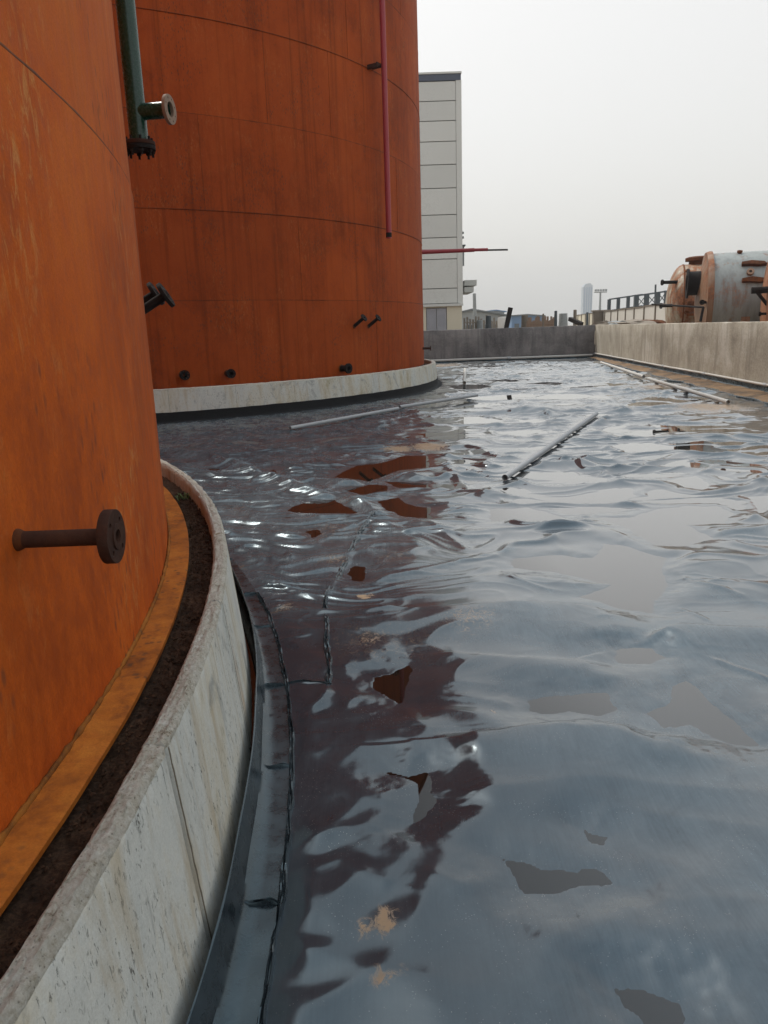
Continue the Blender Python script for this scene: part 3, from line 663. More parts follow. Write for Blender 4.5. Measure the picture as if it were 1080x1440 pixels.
for px, py, L in ((498, 459, .34), (518, 459, .34)):
    d = ray(px, py); a_ = d.x**2+d.y**2; b_ = -(FC[0]*d.x+FC[1]*d.y); c_ = FC[0]**2+FC[1]**2-9.147**2
    t = (-b_-math.sqrt(max(0, b_*b_-a_*c_)))/a_; q = tl(FC, Vector((0, 0, CAMZ))+d*t); dr = Vector((q.x, q.y, 0)).normalized(); nozzle(tf, q, dr*.75+Vector((.2, 0, .62)), L, .038, .09, .025, NOZBLK, 8, False)
q = pol((0, 0), 9.147, -8.5, 1.055); nozzle(tf, q, Vector((math.cos(R(-8.5)), math.sin(R(-8.5)), 0)), .24, .03, .07, .02, NOZ, 8, False)

# ------------------------------------------------------------------ concrete rings
def ring_segment(c, ri, ro, ztop, a0, a1, seed, da, rough, gap=.0):
    n = max(3, int((a1-a0)/da)); prof = []
    for t in np.linspace(0, 1, 9): prof.append((ro+.065*(1-t), -.05+(ztop-.035+.05)*t, 0))
    prof += [(ro-.002, ztop-.02, .6), (ro-.006, ztop-.008, 1), (ro-.014, ztop, 1)]
    for t in np.linspace(.1, .9, 9): prof.append((ro-.014+(ri+.010-ro+.014)*t, ztop+.003, .9))
    prof += [(ri+.010, ztop, 1), (ri+.003, ztop-.010, 1), (ri, ztop-.03, .5), (ri, ztop-.15, 0)]
    V = []; m = len(prof)
    for i in range(n+1):
        a = a0+(a1-a0)*i/n; s = R(a)*ro; eg = min(1, min(i, n-i)/3.0)
        for k, (r_, z, w_) in enumerate(prof):
            nn = float(pn(s/.035, k*.55+seed, 91)); n2 = float(pn(s/.011, k*.9+seed, 92)); n3 = float(pn(s/.16, k*.2+seed, 93))
            dr = rough*w_*(.6*nn+.35*n2)+.0012*nn*(1-w_); dz = rough*w_*(.55*nn+.4*n2+.7*n3)-.006*abs(n3)*w_
            if k <= 9: dr -= (1-eg)*.010
            rr = min(r_+dr, max(r_, ro)+.002) if r_ > (ri+ro)/2 else max(r_+dr, ri-.004)
            V.append(pol((0, 0), rr, a, z+dz))
    F_ = [(i*m+k, i*m+k+1, (i+1)*m+k+1, (i+1)*m+k) for i in range(n) for k in range(m-1)]
    F_ += [tuple(range(m)), tuple(n*m+k for k in range(m-1, -1, -1))]
    return MB().add(V, F_), m
def ring(c, ri, ro, ztop, joints, label, da_f, rough):
    T = empty('concrete_ring', (c[0], c[1], 0), label, 'concrete ring', 'cast concrete rings round the tanks')
    for k, (a0, a1) in enumerate(zip(joints, joints[1:])):
        mb, m = ring_segment(c, ri, ro, ztop, a0+(.03 if c is NC else .012), a1-(.03 if c is NC else .012), k*3.1, da_f(a0, a1), rough)
        if k < 16 and c is NC:                                     # dirt-filled construction joint at the start of the segment
            V = [pol((0, 0), ro+.065*(1-t)+.0022+.001*float(pn(t*30, k, 98)), a0+sg*(.034+.016*float(pn(t*22, k+sg, 99))), -.03+(ztop+.02)*t) for t in np.linspace(0, 1, 30) for sg in (-1, 1)]
            MB().add(V, [(2*i, 2*i+1, 2*i+3, 2*i+2) for i in range(29)]).build('joint_filler', JOINTDIRT, T)
        o = mb.build('ring_segment', RING, T, 42); o.data.materials.append(RINGTOP)
        n = (len(mb.v)//m)-1; idx = np.zeros(len(o.data.polygons), np.int32)
        for p in o.data.polygons:
            if p.center.z > ztop-.022: p.material_index = 1
    return T
jn = [.68+6.52*k for k in range(-6, 10)]+[75, 90, 110, 140, 170, 200, 230, 260, 290, 321.56]
ring(NC, 8.752, 8.818, .631, jn, 'whitewashed concrete ring around the nearest tank, broken rough top edge', lambda a0, a1: (.035 if -14 < a0 < 18 else (.3 if a0 < 60 else 3)), .0075)
jf = [-66.78+k*8.0 for k in range(-5, 14)]+[60, 90, 130, 170, 210, 253.2]
ring(FC, 9.36, 9.488, .638, jf, 'long white concrete ring curving around the rear tank', lambda a0, a1: .6 if a0 < 60 else 3, .008)
for c, r0, r1, z, lab in ((NC, 8.50, 8.775, .530, 'near'), (FC, 9.1, 9.40, .50, 'far')):
    mb = MB(); V = []; angs = np.concatenate([np.arange(-25, 42, .09), np.arange(42, 336, 2.0)]) if lab == 'near' else np.arange(-120, 241, 1.0)
    m = 22 if lab == 'near' else 4
    for a in angs:
        for k in range(m+1):
            r_ = r0+(r1-r0)*k/m; s = R(a)*r_
            V.append(pol((0, 0), r_, a, z+.012*float(pn(s/.09, r_/.07, 95))+.010*float(pn(s/.03, r_/.03, 96))+.004*float(pn(s/.012, r_/.012, 97))))
    n = len(angs); mb.add(V, [(i*(m+1)+k, i*(m+1)+k+1, (i+1)*(m+1)+k+1, (i+1)*(m+1)+k) for i in range(n-1) for k in range(m)])
    o = mb.build('soil_fill', SOIL, None, True); o.location = (c[0], c[1], 0); struct(o)
mb = MB()                                                                 # crumbs of rust scale and stone in the trough
for i in range(2600):
    a = random.uniform(-16, 24); r_ = random.uniform(8.64, 8.755); s = random.choice((.003, .004, .005, .006, .009)); p = Vector(pol(NC, r_, a, .532+s*.8+.010*random.random()))
    V = [p+Vector((random.uniform(.6, 1.3)*s*x, random.uniform(.6, 1.3)*s*y, random.uniform(.5, 1.1)*s*z)) for x, y, z in ((1, 0, 0), (-1, 0, 0), (0, 1, 0), (0, -1, 0), (0, 0, 1), (0, 0, -1))]
    mb.add(V, [(0, 2, 4), (2, 1, 4), (1, 3, 4), (3, 0, 4), (2, 0, 5), (1, 2, 5), (3, 1, 5), (0, 3, 5)])
o = mb.build('rust_crumbs', SOIL); tag(o, 'dark crumbs of rust scale and stone filling the gap beside the foot plate', 'debris'); stuff(o)
wd = empty('weed', at_z(259, 700, .55), 'tiny yellow-green weed sprouting between tank and concrete ring', 'weed')
for i in range(22):
    a = random.uniform(0, 6.3); L = random.uniform(.02, .05); b = Vector((random.uniform(-.03, .03), random.uniform(-.05, .05), -.01)); t = b+Vector((math.cos(a)*L*.6, math.sin(a)*L*.6, L)); s = Vector((-math.sin(a), math.cos(a), 0))*.004
    MB().add([b-s, b+s, (b+t)/2+s*1.6+Vector((0, 0, .006)), t, (b+t)/2-s*1.6+Vector((0, 0, .006))], [(0, 1, 2, 4), (4, 2, 3)]).build('leaf', LEAF, wd)

# ------------------------------------------------------------------ pipes on the tanks
gpz = at_y(196, 200, 6.6); gx, gy, gz = gpz
G = empty('green_pipe', (gx, gy, gz), 'glossy dark green standpipe with flanged side branch beside the nearest tank', 'pipe')
MB().tube((0, 0, 0), (0, 0, 8.5), .074, 32).build('riser', GREEN, G, 40)
bd = Vector((.985, -.17, 0)).normalized()
br = MB().lathe((0, 0, .22), bd, [(.02, .062), (.265, .062), (.265, .053), (.1, .053)], 28, False).build('branch', GREEN, G, 40)
f = link('flange', flange_mesh(0.108, .058, 8, .009, .086, .024), BAREFL, br, 30); place_dir(f, Vector((0, 0, .22))+bd*.28, bd)
f = link('flange', flange_mesh(.122, 0, 8, .010, .098, .026), NOZ, G, 30); f.location = (0, 0, -.012)
f = link('blind_flange', flange_mesh(.122, 0, 8, .010, .098, .026), NOZBLK, G, 30); f.location = (0, 0, -.046)
for k in range(8):
    q = 2*math.pi*(k+.5)/8; x, y = .098*math.cos(q), .098*math.sin(q)
    MB().lathe((x, y, -.11), (0, 0, 1), [(0, .010), (.028, .010), (.028, .019), (.048, .019), (.048, .010), (.145, .010)], 6).build('bolt', NOZBLK, G)
for z in (3.4, 7.0):
    MB().beam((0, 0, z), (-.55, -.30, z), .06, .06).build('pipe_bracket', NOZ, G)
def tanksurf(px, py, off):
    d = ray(px, py); r = 9.147+off; a_ = d.x**2+d.y**2; b_ = -(FC[0]*d.x+FC[1]*d.y); c_ = FC[0]**2+FC[1]**2-r*r
    return Vector((0, 0, CAMZ))+d*((-b_-math.sqrt(max(0, b_*b_-a_*c_)))/a_)
p0 = tanksurf(547, 335, .30); RP = empty('red_pipe', p0, 'thin red vertical pipe running down the front of the rear tank', 'pipe')
MB().tube((0, 0, 0), (0, 0, 8.6), .062, 20, .05).build('riser', RED, RP, 40)
MB().lathe((0, 0, .02), (0, 0, 1), [(0, .064), (0.0, .066), (.10, .066), (.10, .064)], 20, False).build('pipe_end', NOZBLK, RP, 40)
rad = Vector((p0.x-FC[0], p0.y-FC[1], 0)).normalized(); tan = Vector((-rad.y, rad.x, 0))
for z in (3.60, 7.6):
    bk = MB(); bk.beam(Vector((0, 0, z)), Vector((0, 0, z))-rad*.32, .05, .05).beam(Vector((0, 0, z))-rad*.06-tan*.22, Vector((0, 0, z))-rad*.06+tan*.05, .03, .06)
    b_ = bk.build('bracket', NOZ, RP)
    MB().beam(Vector((0, 0, z-.03))-tan*.2-rad*.05, Vector((0, 0, z-.03))-tan*.2-rad*.32, .03, .09).build('clip', NOZ, b_)
for xe, y0, y1, r_, Y, lab, mt in ((667, 355.5, 351.5, .058, 24.0, 'thickest and shortest red pipe of the bundle sticking out behind the rear tank', RED), (686, 353, 351.0, .045, 24.15, 'middle red pipe of the bundle sticking out behind the rear tank', RED), (714, 353.0, 351.2, .026, 24.3, 'thin dark pipe reaching farthest right out of the red bundle behind the rear tank', NOZBLK)):
    a, b = at_y(560, y0+.9, Y), at_y(xe, y1, Y); tag(MB().tube(a, b, r_, 16, r_*.8).build('pipe', mt, None, 40), lab, 'pipe', 'pipes sticking out behind the rear tank')

# ------------------------------------------------------------------ containment walls
def wall_panels(name, A, B, thick, h, mat, label, npan, side, seed):
    A, B = Vector(A), Vector(B); W = empty(name, (A.x, A.y, 0), label, 'wall'); d = (B-A); L = d.length; d.normalize(); nrm = Vector((-d.y, d.x))*side
    for k in range(npan):
        s0, s1 = L*k/npan+.004, L*(k+1)/npan-.004; nx = max(4, int((s1-s0)/.25)); V = []; pr = [(0, -.1), (0, .3), (0, .765), (.008, .775), (0, .785), (0, 1.1), (0, h-.03), (.012, h-.006), (.03, h), (thick-.02, h), (thick, h-.02), (thick, -.1)]
        if side < 0 and name != 'end_wall': pr = [q for q in pr if q[1] not in (.765, .775, .785)]
        m = len(pr)
        for i in range(nx+1):
            s = s0+(s1-s0)*i/nx
            for q, (t, z) in enumerate(pr):
                e = .004*float(pn(s/.8, z*2, seed)); zz = z+(.012*float(pn(s/.5, 3, seed+1)) if z > 1.3 else 0)
                p = d*s+nrm*(t+e); V.append((p.x, p.y, zz))
        MB().add(V, [(i*m+q, i*m+q+1, (i+1)*m+q+1, (i+1)*m+q) for i in range(nx) for q in range(m-1)]+[tuple(range(m)), tuple(nx*m+q for q in range(m-1, -1, -1))]).build('wall_panel', mat, W, 35)
    return W
wr = wall_panels('side_wall', (wall_x(-4), -4), (wall_x(36.18), 36.18), .25, 1.515, WALLR, 'tan concrete containment wall along the right, streaked with pale drips', 7, -1, 5)
wb = wall_panels('end_wall', (10.24, 36.197), (-16, 34.75), .25, 1.513, WALLB, 'dark grey concrete containment wall across the far end of the basin', 5, -1, 9)
# mud along the right wall, turned-up liner edge and clamped pipe
mo = [(x, y) for x, y in (at_z(836, 508)[:2], at_z(920, 533)[:2], at_z(1000, 558)[:2], at_z(1080, 579)[:2])]
V = []; n = 260
for i in range(n+1):
    y = 35.6-(35.6+3)*i/n; wx_ = wall_x(y)-.05; wdt = .34+.36*min(1, (35.6-y)/14)+.14*float(pn(y/.8, 0, 101))+.05*float(pn(y/.2, 0, 102))
    for k in range(9):
        t = k/8; x = wx_-wdt*t; V.append((x, y, .006+.055*(1-t)**1.0*(1 if t < 1 else 0)+.012*float(pn(x/.3, y/.5, 103))*(1-t)+ (.022 if 0 < t < 1 else (.022 if t == 0 else -.012))))
struct(MB().add(V, [(i*9+k, i*9+k+1, (i+1)*9+k+1, (i+1)*9+k) for i in range(n) for k in range(8)]).build('mud_strip', m_mud(), None, True))
fold_pts = [(V[i*9+8][0]-.01, V[i*9+8][1], .022) for i in range(0, n+1, 2)]
bead(fold_pts, .035, 17, 8).build('edge_fold', STRIP, liner, True)
def edge_strip(A, B, off, ztop, label, seed):
    A, B = Vector(A), Vector(B); d = (B-A); L = d.length; d.normalize(); nr = Vector((-d.y, d.x))
    E_ = empty('liner_edge', (A.x, A.y, 0), label, 'liner edge'); n = int(L/.15); V = []
    pr = [(.012, ztop), (.02, ztop*.98), (.035, ztop*.5), (.06, .10), (.10, .045), (.16, .0)]
    for i in range(n+1):
        s = L*i/n
        for k, (t, z) in enumerate(pr):
            p = d*s+nr*(t+.02*float(pn(s/.5, k*.4, seed))*(1 if 0 < k else .2)); V.append((p.x, p.y, z+.012*float(pn(s/.7, k, seed+1))))
    m = len(pr); MB().add(V, [(i*m+k, i*m+k+1, (i+1)*m+k+1, (i+1)*m+k) for i in range(n) for k in range(m-1)]).build('liner_lip', STRIP, E_, 40)
    return E_, d, nr, L
E1, d1, n1, L1 = edge_strip((wall_x(-4), -4), (wall_x(36), 36), 0, .20, 'dark turned-up liner edge with a clamped pale pipe along the foot of the right wall', 111)
E2, d2, n2, L2 = edge_strip((10.15, 36.12), (-15, 34.74), 0, .15, 'dark turned-up liner edge with a pale pipe along the foot of the far wall', 121)
for E_, d, nr, L, z, r_ in ((E1, d1, n1, L1, .215, .030), (E2, d2, n2, L2, .135, .055)):
    k = 0; s = .05
    while s < L-.3:
        s1 = min(L-.05, s+4.0); a, b = d*s+nr*(.03+r_*.6), d*(s1-.02)+nr*(.03+r_*.6+random.uniform(-.01, .02))
        pp = MB().tube((a.x, a.y, z+random.uniform(-.008, .008)), (b.x, b.y, z+random.uniform(-.008, .008)), r_, 12).build('pipe_length', PIPEW, E_, 40)
        MB().tube((b.x-d.x*.08, b.y-d.y*.08, z), (b.x+d.x*.08, b.y+d.y*.08, z), r_*1.3, 12).build('coupling', PIPE, pp, 40); s = s1

# ------------------------------------------------------------------ loose pipes on the liner
def loose(pxa, pxb, r_, mat, label, lift=0):
    a, b = at_z(*pxa, .05), at_z(*pxb, .05)
    pts = [a.lerp(b, t) for t in np.linspace(0, 1, 90)]; z = max(0, max(hz(p.x, p.y) for p in pts))*.95
    a.z = b.z = r_+z+lift
    return tag(MB().tube(a, b, r_, 20, r_*.86).build('loose_pipe', mat, None, 40), label, 'pipe', 'loose pipes lying on the liner')
loose((710, 672), (839, 582), .033, PIPE, 'straight pale grey pipe lying alone in the middle of the wet liner')
a = loose((408, 604), (560, 576), .032, PIPE, 'near length of the long grey pipe lying in front of the rear tank')
loose((562, 575), (671, 558), .034, PIPE, 'far length of the long grey pipe lying in front of the rear tank')
loose((912, 535), (1024, 569), .042, PIPEW, 'pale pipe lying beside the orange mud strip along the right wall')
loose((845, 512), (905, 533), .045, PIPEW, 'thin pale pipe at the far end of the orange mud strip')
loose((653, 542), (654, 522), .05, PIPEW, 'short pale pipe pointing towards the far wall')

# ------------------------------------------------------------------ tall building behind the far wall
BY = 50.0
def bz(py): return at_y(647, py, BY).z
bxr = at_y(649, 300, BY).x; BL = empty('factory_building', (bxr-9, BY, 0), 'tall pale panel-clad building with dark coping behind the rear tank', 'building')
def bl(mb, name, mat, parent=None, sm=None):
    o = mb.build(name, mat, None, sm); return sub(o, parent or BL)
rows = [113.5, 141.5, 169.4, 198.4, 230.9, 264, 301.4, 333.4, 363.7, 404.9, 426]
core = MB().box((bxr-9.2, BY+12.1, bz(113)/2), (18.2, 24, bz(113)-.1)); bl(core, 'core_wall', JOINT)
for p, q in zip(rows, rows[1:]):
    for k in range(3):
        x1 = bxr-.32-k*6.0; x0 = x1-5.97
        V = MB().box(((x0+x1)/2, BY, (bz(p)+bz(q))/2), (x1-x0, .12, bz(p)-bz(q)-.05)); bl(V, 'cladding_panel', CLAD)
bl(MB().box((bxr-.13, BY+.02, (bz(113)+bz(426))/2), (.34, .2, bz(113)-bz(426))), 'corner_trim', CLAD)
bl(MB().box((bxr-9.1, BY+12, (bz(113)+bz(104))/2), (18.22, 24.2, bz(104)-bz(113))), 'coping', COPING)
bl(MB().box((bxr-9.1, BY+12, bz(104)+.06), (18.3, 24.3, .10)), 'coping_cap', CLAD)
bl(MB().box((bxr-9.1, BY-.03, bz(426)-.10), (18.3, .32, .16)), 'drip_ledge', CLAD)
xd0, xd1 = at_y(599.5, 440, BY).x, at_y(628, 440, BY).x; zd = bz(431.5)
for x0, x1, z0, z1 in ((xd1+.02, bxr-.02, 0, bz(427.5)), (xd0-8, xd0-.02, 0, bz(427.5)), (xd0-.02, xd1+.02, zd+.05, bz(427.5))):
    bl(MB().box(((x0+x1)/2, BY+.02, (z0+z1)/2-.05), (x1-x0, .14, z1-z0)), 'plinth_wall', BEIGE)
D = bl(MB().box(((xd0+xd1)/2, BY+.05, zd/2), (xd1-xd0, .08, zd)), 'door_frame', JOINT)
for s in (0, 1):
    wdt = (xd1-xd0)/2; o = MB().box((xd0+wdt*(s+.5), BY-.005, zd/2-.02), (wdt-.05, .05, zd-.08)).build('door_leaf', DOORM); sub(o, D)
    o2 = MB().box((xd0+wdt*(s+.5), BY-.04, zd*.72), (wdt*.55, .02, zd*.25)).build('door_panel', DOORM); sub(o2, o)
o2 = MB().tube((xd0+wdt+.06, BY-.08, 1.2), (xd0+wdt+.06, BY-.08, 1.5), .02, 8).build('door_handle', STEELG); sub(o2, D)
def bpx(x0, y0, x1, y1, Y, dp): # box spanning a pixel rectangle at depth Y
    a, b = at_y(x0, y1, Y), at_y(x1, y0, Y); return MB().box(((a.x+b.x)/2, Y, (a.z+b.z)/2), (abs(b.x-a.x), dp, abs(b.z-a.z)))
for r_ in ((649, 396, 665.5, 404), (649, 405.5, 661.5, 413)): bl(bpx(*r_, BY+8, 4.0), 'canopy', CLAD)
bl(bpx(650, 344.5, 654, 346.5, BY+5, .6), 'wall_bracket', STEELG); bl(bpx(650, 346.5, 652.5, 374, BY+5, .2), 'downpipe', GREYW)
for py in (326, 332.5): bl(bpx(649.5, py, 652, py+3, BY+3, .2), 'wall_lamp', STEELG)

# ------------------------------------------------------------------ old vessels behind the right wall
def vessel(name, left_px, Y, phi, rad, top_z, length, mat, rimmat, label, dome):
    A = at_y(*left_px, Y); ax = Vector((math.cos(phi), math.sin(phi), 0)); cz = top_z-rad
    T = empty(name, (A.x, A.y, 0), label, 'pressure vessel', 'old steel vessels beyond the right wall'); c = Vector((0, 0, cz))
    prof = []
    if dome:
        for k in range(9): q = k/8*math.pi/2; prof.append((.62-.62*math.sin(q), rad*math.cos(q)))
        prof = [(0.62*(1-math.cos(k/8*math.pi/2)), max(.01, rad*math.sin(k/8*math.pi/2))) for k in range(9)]+[(length, rad)]
    else: prof = [(.02, rad), (length, rad)]
    body = MB().lathe(c, ax, prof, 56).build('barrel', mat, T, 50)
    side = Vector((ax.y, -ax.x, 0))
    if side.y > 0: side = -side
    return T, c, ax, side, body
def on_barrel(c, ax, side, rad, s, q):     # q: angle above horizontal on the camera side
    n_ = side*math.cos(q)+Vector((0, 0, 1))*math.sin(q); return c+ax*s+n_*rad, n_
def saddle(T, c, ax, side, rad, s):
    p = c+ax*s; V = []
    for e in (-.14, .14):
        for k in range(13):
            q = math.pi+math.pi*(.12+.76*k/12); V.append(p+ax*e+side*math.cos(q)*rad*1.01+Vector((0, 0, math.sin(q)*rad*1.01)))
        V.append(p+ax*e+side*rad*.95+Vector((0, 0, -p.z))); V.append(p+ax*e-side*rad*.95+Vector((0, 0, -p.z)))
    MB().add(V, [tuple(range(15)), tuple(range(29, 14, -1))]+[(i, (i+1) % 15, 15+(i+1) % 15, 15+i) for i in range(15)]).build('saddle', RUSTP, T)
def stub(T, p, n_, L, r_, fr, mat):
    st = MB().lathe(p-n_*.05, n_, [(0, r_), (L+.05, r_), (L+.05, r_*.7), (.02, r_*.7)], 18, False).build('nozzle', mat, T, 40)
    MB().lathe(p+n_*(L-.05), n_, [(0, r_), (0, fr), (.06, fr), (.06, r_*.72)], 18, False).build('flange', mat, st, 30); return st
PH = R(-17)
# middle vessel, pale paint
T, c, ax, sd_, b = vessel('pressure_vessel', (990, 420), 28.0, PH, 1.62, 3.87, 7.0, VES_B, RUSTP, 'large pale grey peeling vessel with rusty end rim, middle of three beyond the wall', False)
MB().lathe(c, ax, [(-.05, .3), (-.05, 1.66), (.06, 1.70), (.14, 1.70), (.14, 1.60)], 56, False).build('end_rim', RUSTP, T, 30)
MB().lathe(c, ax, [(-.30, .02), (-.26, .6), (-.16, 1.15), (-.03, 1.52), (-.03, 1.64)], 48, False).build('end_plate', RUSTP, T, True)
p = c+Vector((0, 0, .62))-ax*.2-sd_*(-.15); stub(T, p, -ax, .42, .42, .52, NOZBLK)
for s in (2.62, 2.74): MB().lathe(c, ax, [(s, 1.62), (s, 1.635), (s+.05, 1.635), (s+.05, 1.62)], 56, False).build('stiffener_band', VES_B, T, 30)
for q in (R(42), R(20)):
    p, n_ = on_barrel(c, ax, sd_, 1.62, 1.35, q); tg = Vector((0, 0, 1)).cross(ax).normalized()
    u = ax; v_ = n_.cross(ax).normalized()
    if v_.z < 0: v_ = -v_
    pts = [(-.36, -.04), (-.36, .07), (-.05, .12), (.34, .05), (.42, -.06), (.15, -.08), (-.1, -.05)]
    V = [p+u*a_+v_*b_-n_*.1 for a_, b_ in pts]+[p+u*a_+v_*b_+n_*.12 for a_, b_ in pts]; m = len(pts)
    MB().add(V, [tuple(range(m))[::-1], tuple(range(m, 2*m))]+[(i, (i+1) % m, m+(i+1) % m, m+i) for i in range(m)]).build('lifting_lug', WELD, T)
p, n_ = on_barrel(c, ax, sd_, 1.62, 1.25, R(31)); MB().lathe(p-n_*.04, n_, [(0, .12), (.13, .12), (.13, .05), (.10, .05)], 14, False).build('socket', RUSTP, T, 40)
p, n_ = on_barrel(c, ax, sd_, 1.62, 1.0, R(72)); stub(T, p, n_, .08, .06, .09, WELD)
for s in (1.2, 5.6): saddle(T, c, ax, sd_, 1.62, s)
for q, s in ((-1.0, -.18), (.3, -.16)):
    p = c-ax*.12+sd_*(1.45*math.cos(R(-8)))+Vector((0, 0, q*.75-.3)); stub(T, p, (sd_*.7-ax*.5).normalized(), .18, .05, .085, NOZBLK)
# far vessel with domed end
T, c, ax, sd_, b = vessel('pressure_vessel', (935, 440), 34.0, PH, 1.66, 3.93, 6.0, VES_A, RUSTP, 'rusty vessel with domed end and capped top hatch, farthest of three beyond the wall', True)
MB().lathe(c, ax, [(.60, 1.66), (.60, 1.675), (.66, 1.675), (.66, 1.66)], 56, False).build('girth_weld', WELD, T, 30)
MB().lathe(c, ax, [(1.7, 1.66), (1.7, 1.675), (1.76, 1.675), (1.76, 1.66)], 56, False).build('girth_weld', WELD, T, 30)
p = c+ax*1.25+Vector((0, 0, 1.6)); MB().lathe(p, (0, 0, 1), [(0, .42), (.18, .42), (.18, .58), (.30, .58), (.36, .40), (.38, .02)], 8, False).build('hatch', WELD, T)
for zz in (.02, -.42): 
    p, n_ = on_barrel(c, ax, sd_, 1.66, 1.35, math.asin(zz/1.66)); MB().beam(p-ax*.6+n_*.12, p+ax*.62+n_*.12, .28, .10).build('shelf_lug', WELD, T)
p, n_ = on_barrel(c, ax, sd_, 1.66, 1.35, R(-8)); MB().beam(p+n_*.1+Vector((0, 0, .2)), p+n_*.1+Vector((0, 0, -1.3)), .12, .06).build('web_plate', RUSTP, T)
for s, q in ((.75, 52), (.75, 20), (.75, -12), (1.5, 45), (1.5, 28)):
    p, n_ = on_barrel(c, ax, sd_, 1.66, s, R(q)); stub(T, p, n_, .06, .06, .09, WELD)
for zz in (-.05, -.95, .9):
    p = c+ax*.32+sd_*1.15+Vector((0, 0, zz)); stub(T, p, (-ax*.95+sd_*.3).normalized(), .62, .07, .12, NOZBLK)
for s in (1.4, 4.6): saddle(T, c, ax, sd_, 1.66, s)
# near vessel, red end plate
T, c, ax, sd_, b = vessel('pressure_vessel', (1087, 420), 23.6, PH, 1.64, 3.70, 6.0, VES_C, RUSTP, 'orange-red rusty vessel at the right edge of the picture', False)
MB().lathe(c, ax, [(-.06, .3), (-.06, 1.62), (.04, 1.70), (.12, 1.70), (.12, 1.6)], 56, False).build('end_rim', VES_C, T, 30)
MB().lathe(c, ax, [(-.22, .02), (-.20, .6), (-.12, 1.2), (-.03, 1.55), (-.03, 1.64)], 48, False).build('end_plate', VES_C, T, True)
p = c-ax*.1+Vector((0, 0, .35))+sd_*.2; MB().tube(p, p-ax*.55, .10, 16).build('nozzle', NOZBLK, T, 40)
p2 = p-ax*.42; MB().tube(p2-Vector((0, 0, .02)), p2+Vector((0, 0, -.45))+ax*.35, .05, 12).build('elbow_pipe', NOZBLK, T, 40)
p3 = c-ax*.05+sd_*.4+Vector((0, 0, -.55)); hd = MB().tube(p3, p3-ax*.75+Vector((0, 0, -.62)), .035, 10).build('drain_lever', RUSTP, T, 40)
MB().lathe(p3-ax*.75+Vector((0, 0, -.62)), (0, 0, 1), [(-.02, .02), (-.02, .16), (.02, .16), (.02, .02)], 12).build('lever_foot', RUSTP, hd)
p = c-ax*.1+Vector((0, 0, -.35))+sd_*.3; stub(T, p, -ax, .3, .04, .07, NOZBLK)
for s in (1.2, 4.6): saddle(T, c, ax, sd_, 1.64, s)
# bent scrap bars leaning by the vessels
a, b, c2 = at_y(917, 428, 31), at_y(989, 432, 26.2), at_y(985, 452, 26.1)
tag(MB().tube(a, b, .035, 10).tube(b, c2, .045, 10).build('scrap_bar', NOZBLK, None, 40), 'bent black bar running in front of the domed rusty vessel', 'scrap bar')

# ------------------------------------------------------------------ yard beyond the walls
def bw(a, b, t): return Vector(a).lerp(Vector(b), t)
A, B = Vector((16.3, 45.0)), Vector((22.6, 88.0)); n = 13
BW = empty('boundary_wall', (A.x, A.y, 0), 'long white panel boundary wall receding behind the old vessels', 'wall'); d = (B-A).normalized(); rz = math.atan2(d.y, d.x); L = (B-A).length/n
for k in range(-3, n):
    p = d*(L*(k+.5)); hgt = 2.46+.03*random.random(); MB().box((p.x, p.y, hgt/2), (L-.22, .12, hgt), rz).build('panel', WHITEW if k < 8 else BEIGE, BW)
    p = d*(L*k); MB().box((p.x, p.y, 1.28), (.20, .24, 2.56), rz).build('post', POSTM, BW)
    p = d*(L*(k+.5)); MB().box((p.x, p.y, hgt+.04), (L-.24, .2, .07), rz).build('coping', POSTM, BW)
def pole(px0, py0, px1, py1, Y, r_, mat, name, label, cat, group=None, base=None):
    a, b = at_y(px0, py0, Y), at_y(px1, py1, Y); b.z = min(b.z, 0) if base is None else base
    return tag(MB().lathe(b, a-b, [(0, r_*1.15), ((a-b).length*.5, r_), ((a-b).length-.02, r_*.85), ((a-b).length, r_*.5)], 10).build(name, mat, None, 40), label, cat, group)
P_ = empty('brick_pillar', at_y(844.6, 455, 66), 'brown square pillar standing in front of the white boundary wall', 'pillar'); P_.location.z = 0
ht = at_y(844.6, 438, 66).z; MB().box((0, 0, ht/2), (1.35, .5, ht)).build('shaft', POSTM, P_); MB().box((0, 0, ht+.06), (1.55, .65, .12)).build('cap', RUBB, P_)
# steel frame
F = empty('steel_frame', at_y(895, 450, 60), 'open dark steel frame rising above the white boundary wall', 'steel frame'); F.location.z = 0; o0 = F.location.copy()
cols = [(895, 416), (909.5, 414), (925, 411.5), (938, 408.5)]; tops = []
for px, py in cols:
    t = at_y(px, py, 60)-o0; tops.append(t); MB().box((t.x, t.y, t.z/2), (.32, .3, t.z)).build('column', STEELG, F)
    MB().box((t.x, t.y+7, t.z/2), (.25, .25, t.z)).build('column', STEELG, F)
for z in (0, -.95):
    MB().beam(tops[0]+Vector((0, 0, z)), tops[-1]+Vector((.5, 0, z)), .10, .12).build('beam', STEELG, F); MB().beam(tops[0]+Vector((0, 7, z)), tops[-1]+Vector((.5, 7, z)), .10, .12).build('beam', STEELG, F)
for a, b in zip(tops, tops[1:]): MB().beam(a, b-Vector((0, 0, .95)), .05, .05).build('brace', STEELG, F); MB().beam(a-Vector((0, 0, .95)), b, .05, .05).build('brace', STEELG, F)
MB().beam(tops[2]+Vector((-1, .3, -1.6)), tops[3]+Vector((.5, .3, -1.6)), .2, 1.4).build('blue_sheeting', BLUEW, F)
pole(922, 400, 922, 430, 75, .10, STEELG, 'mast', 'thin mast rising behind the steel frame', 'mast')
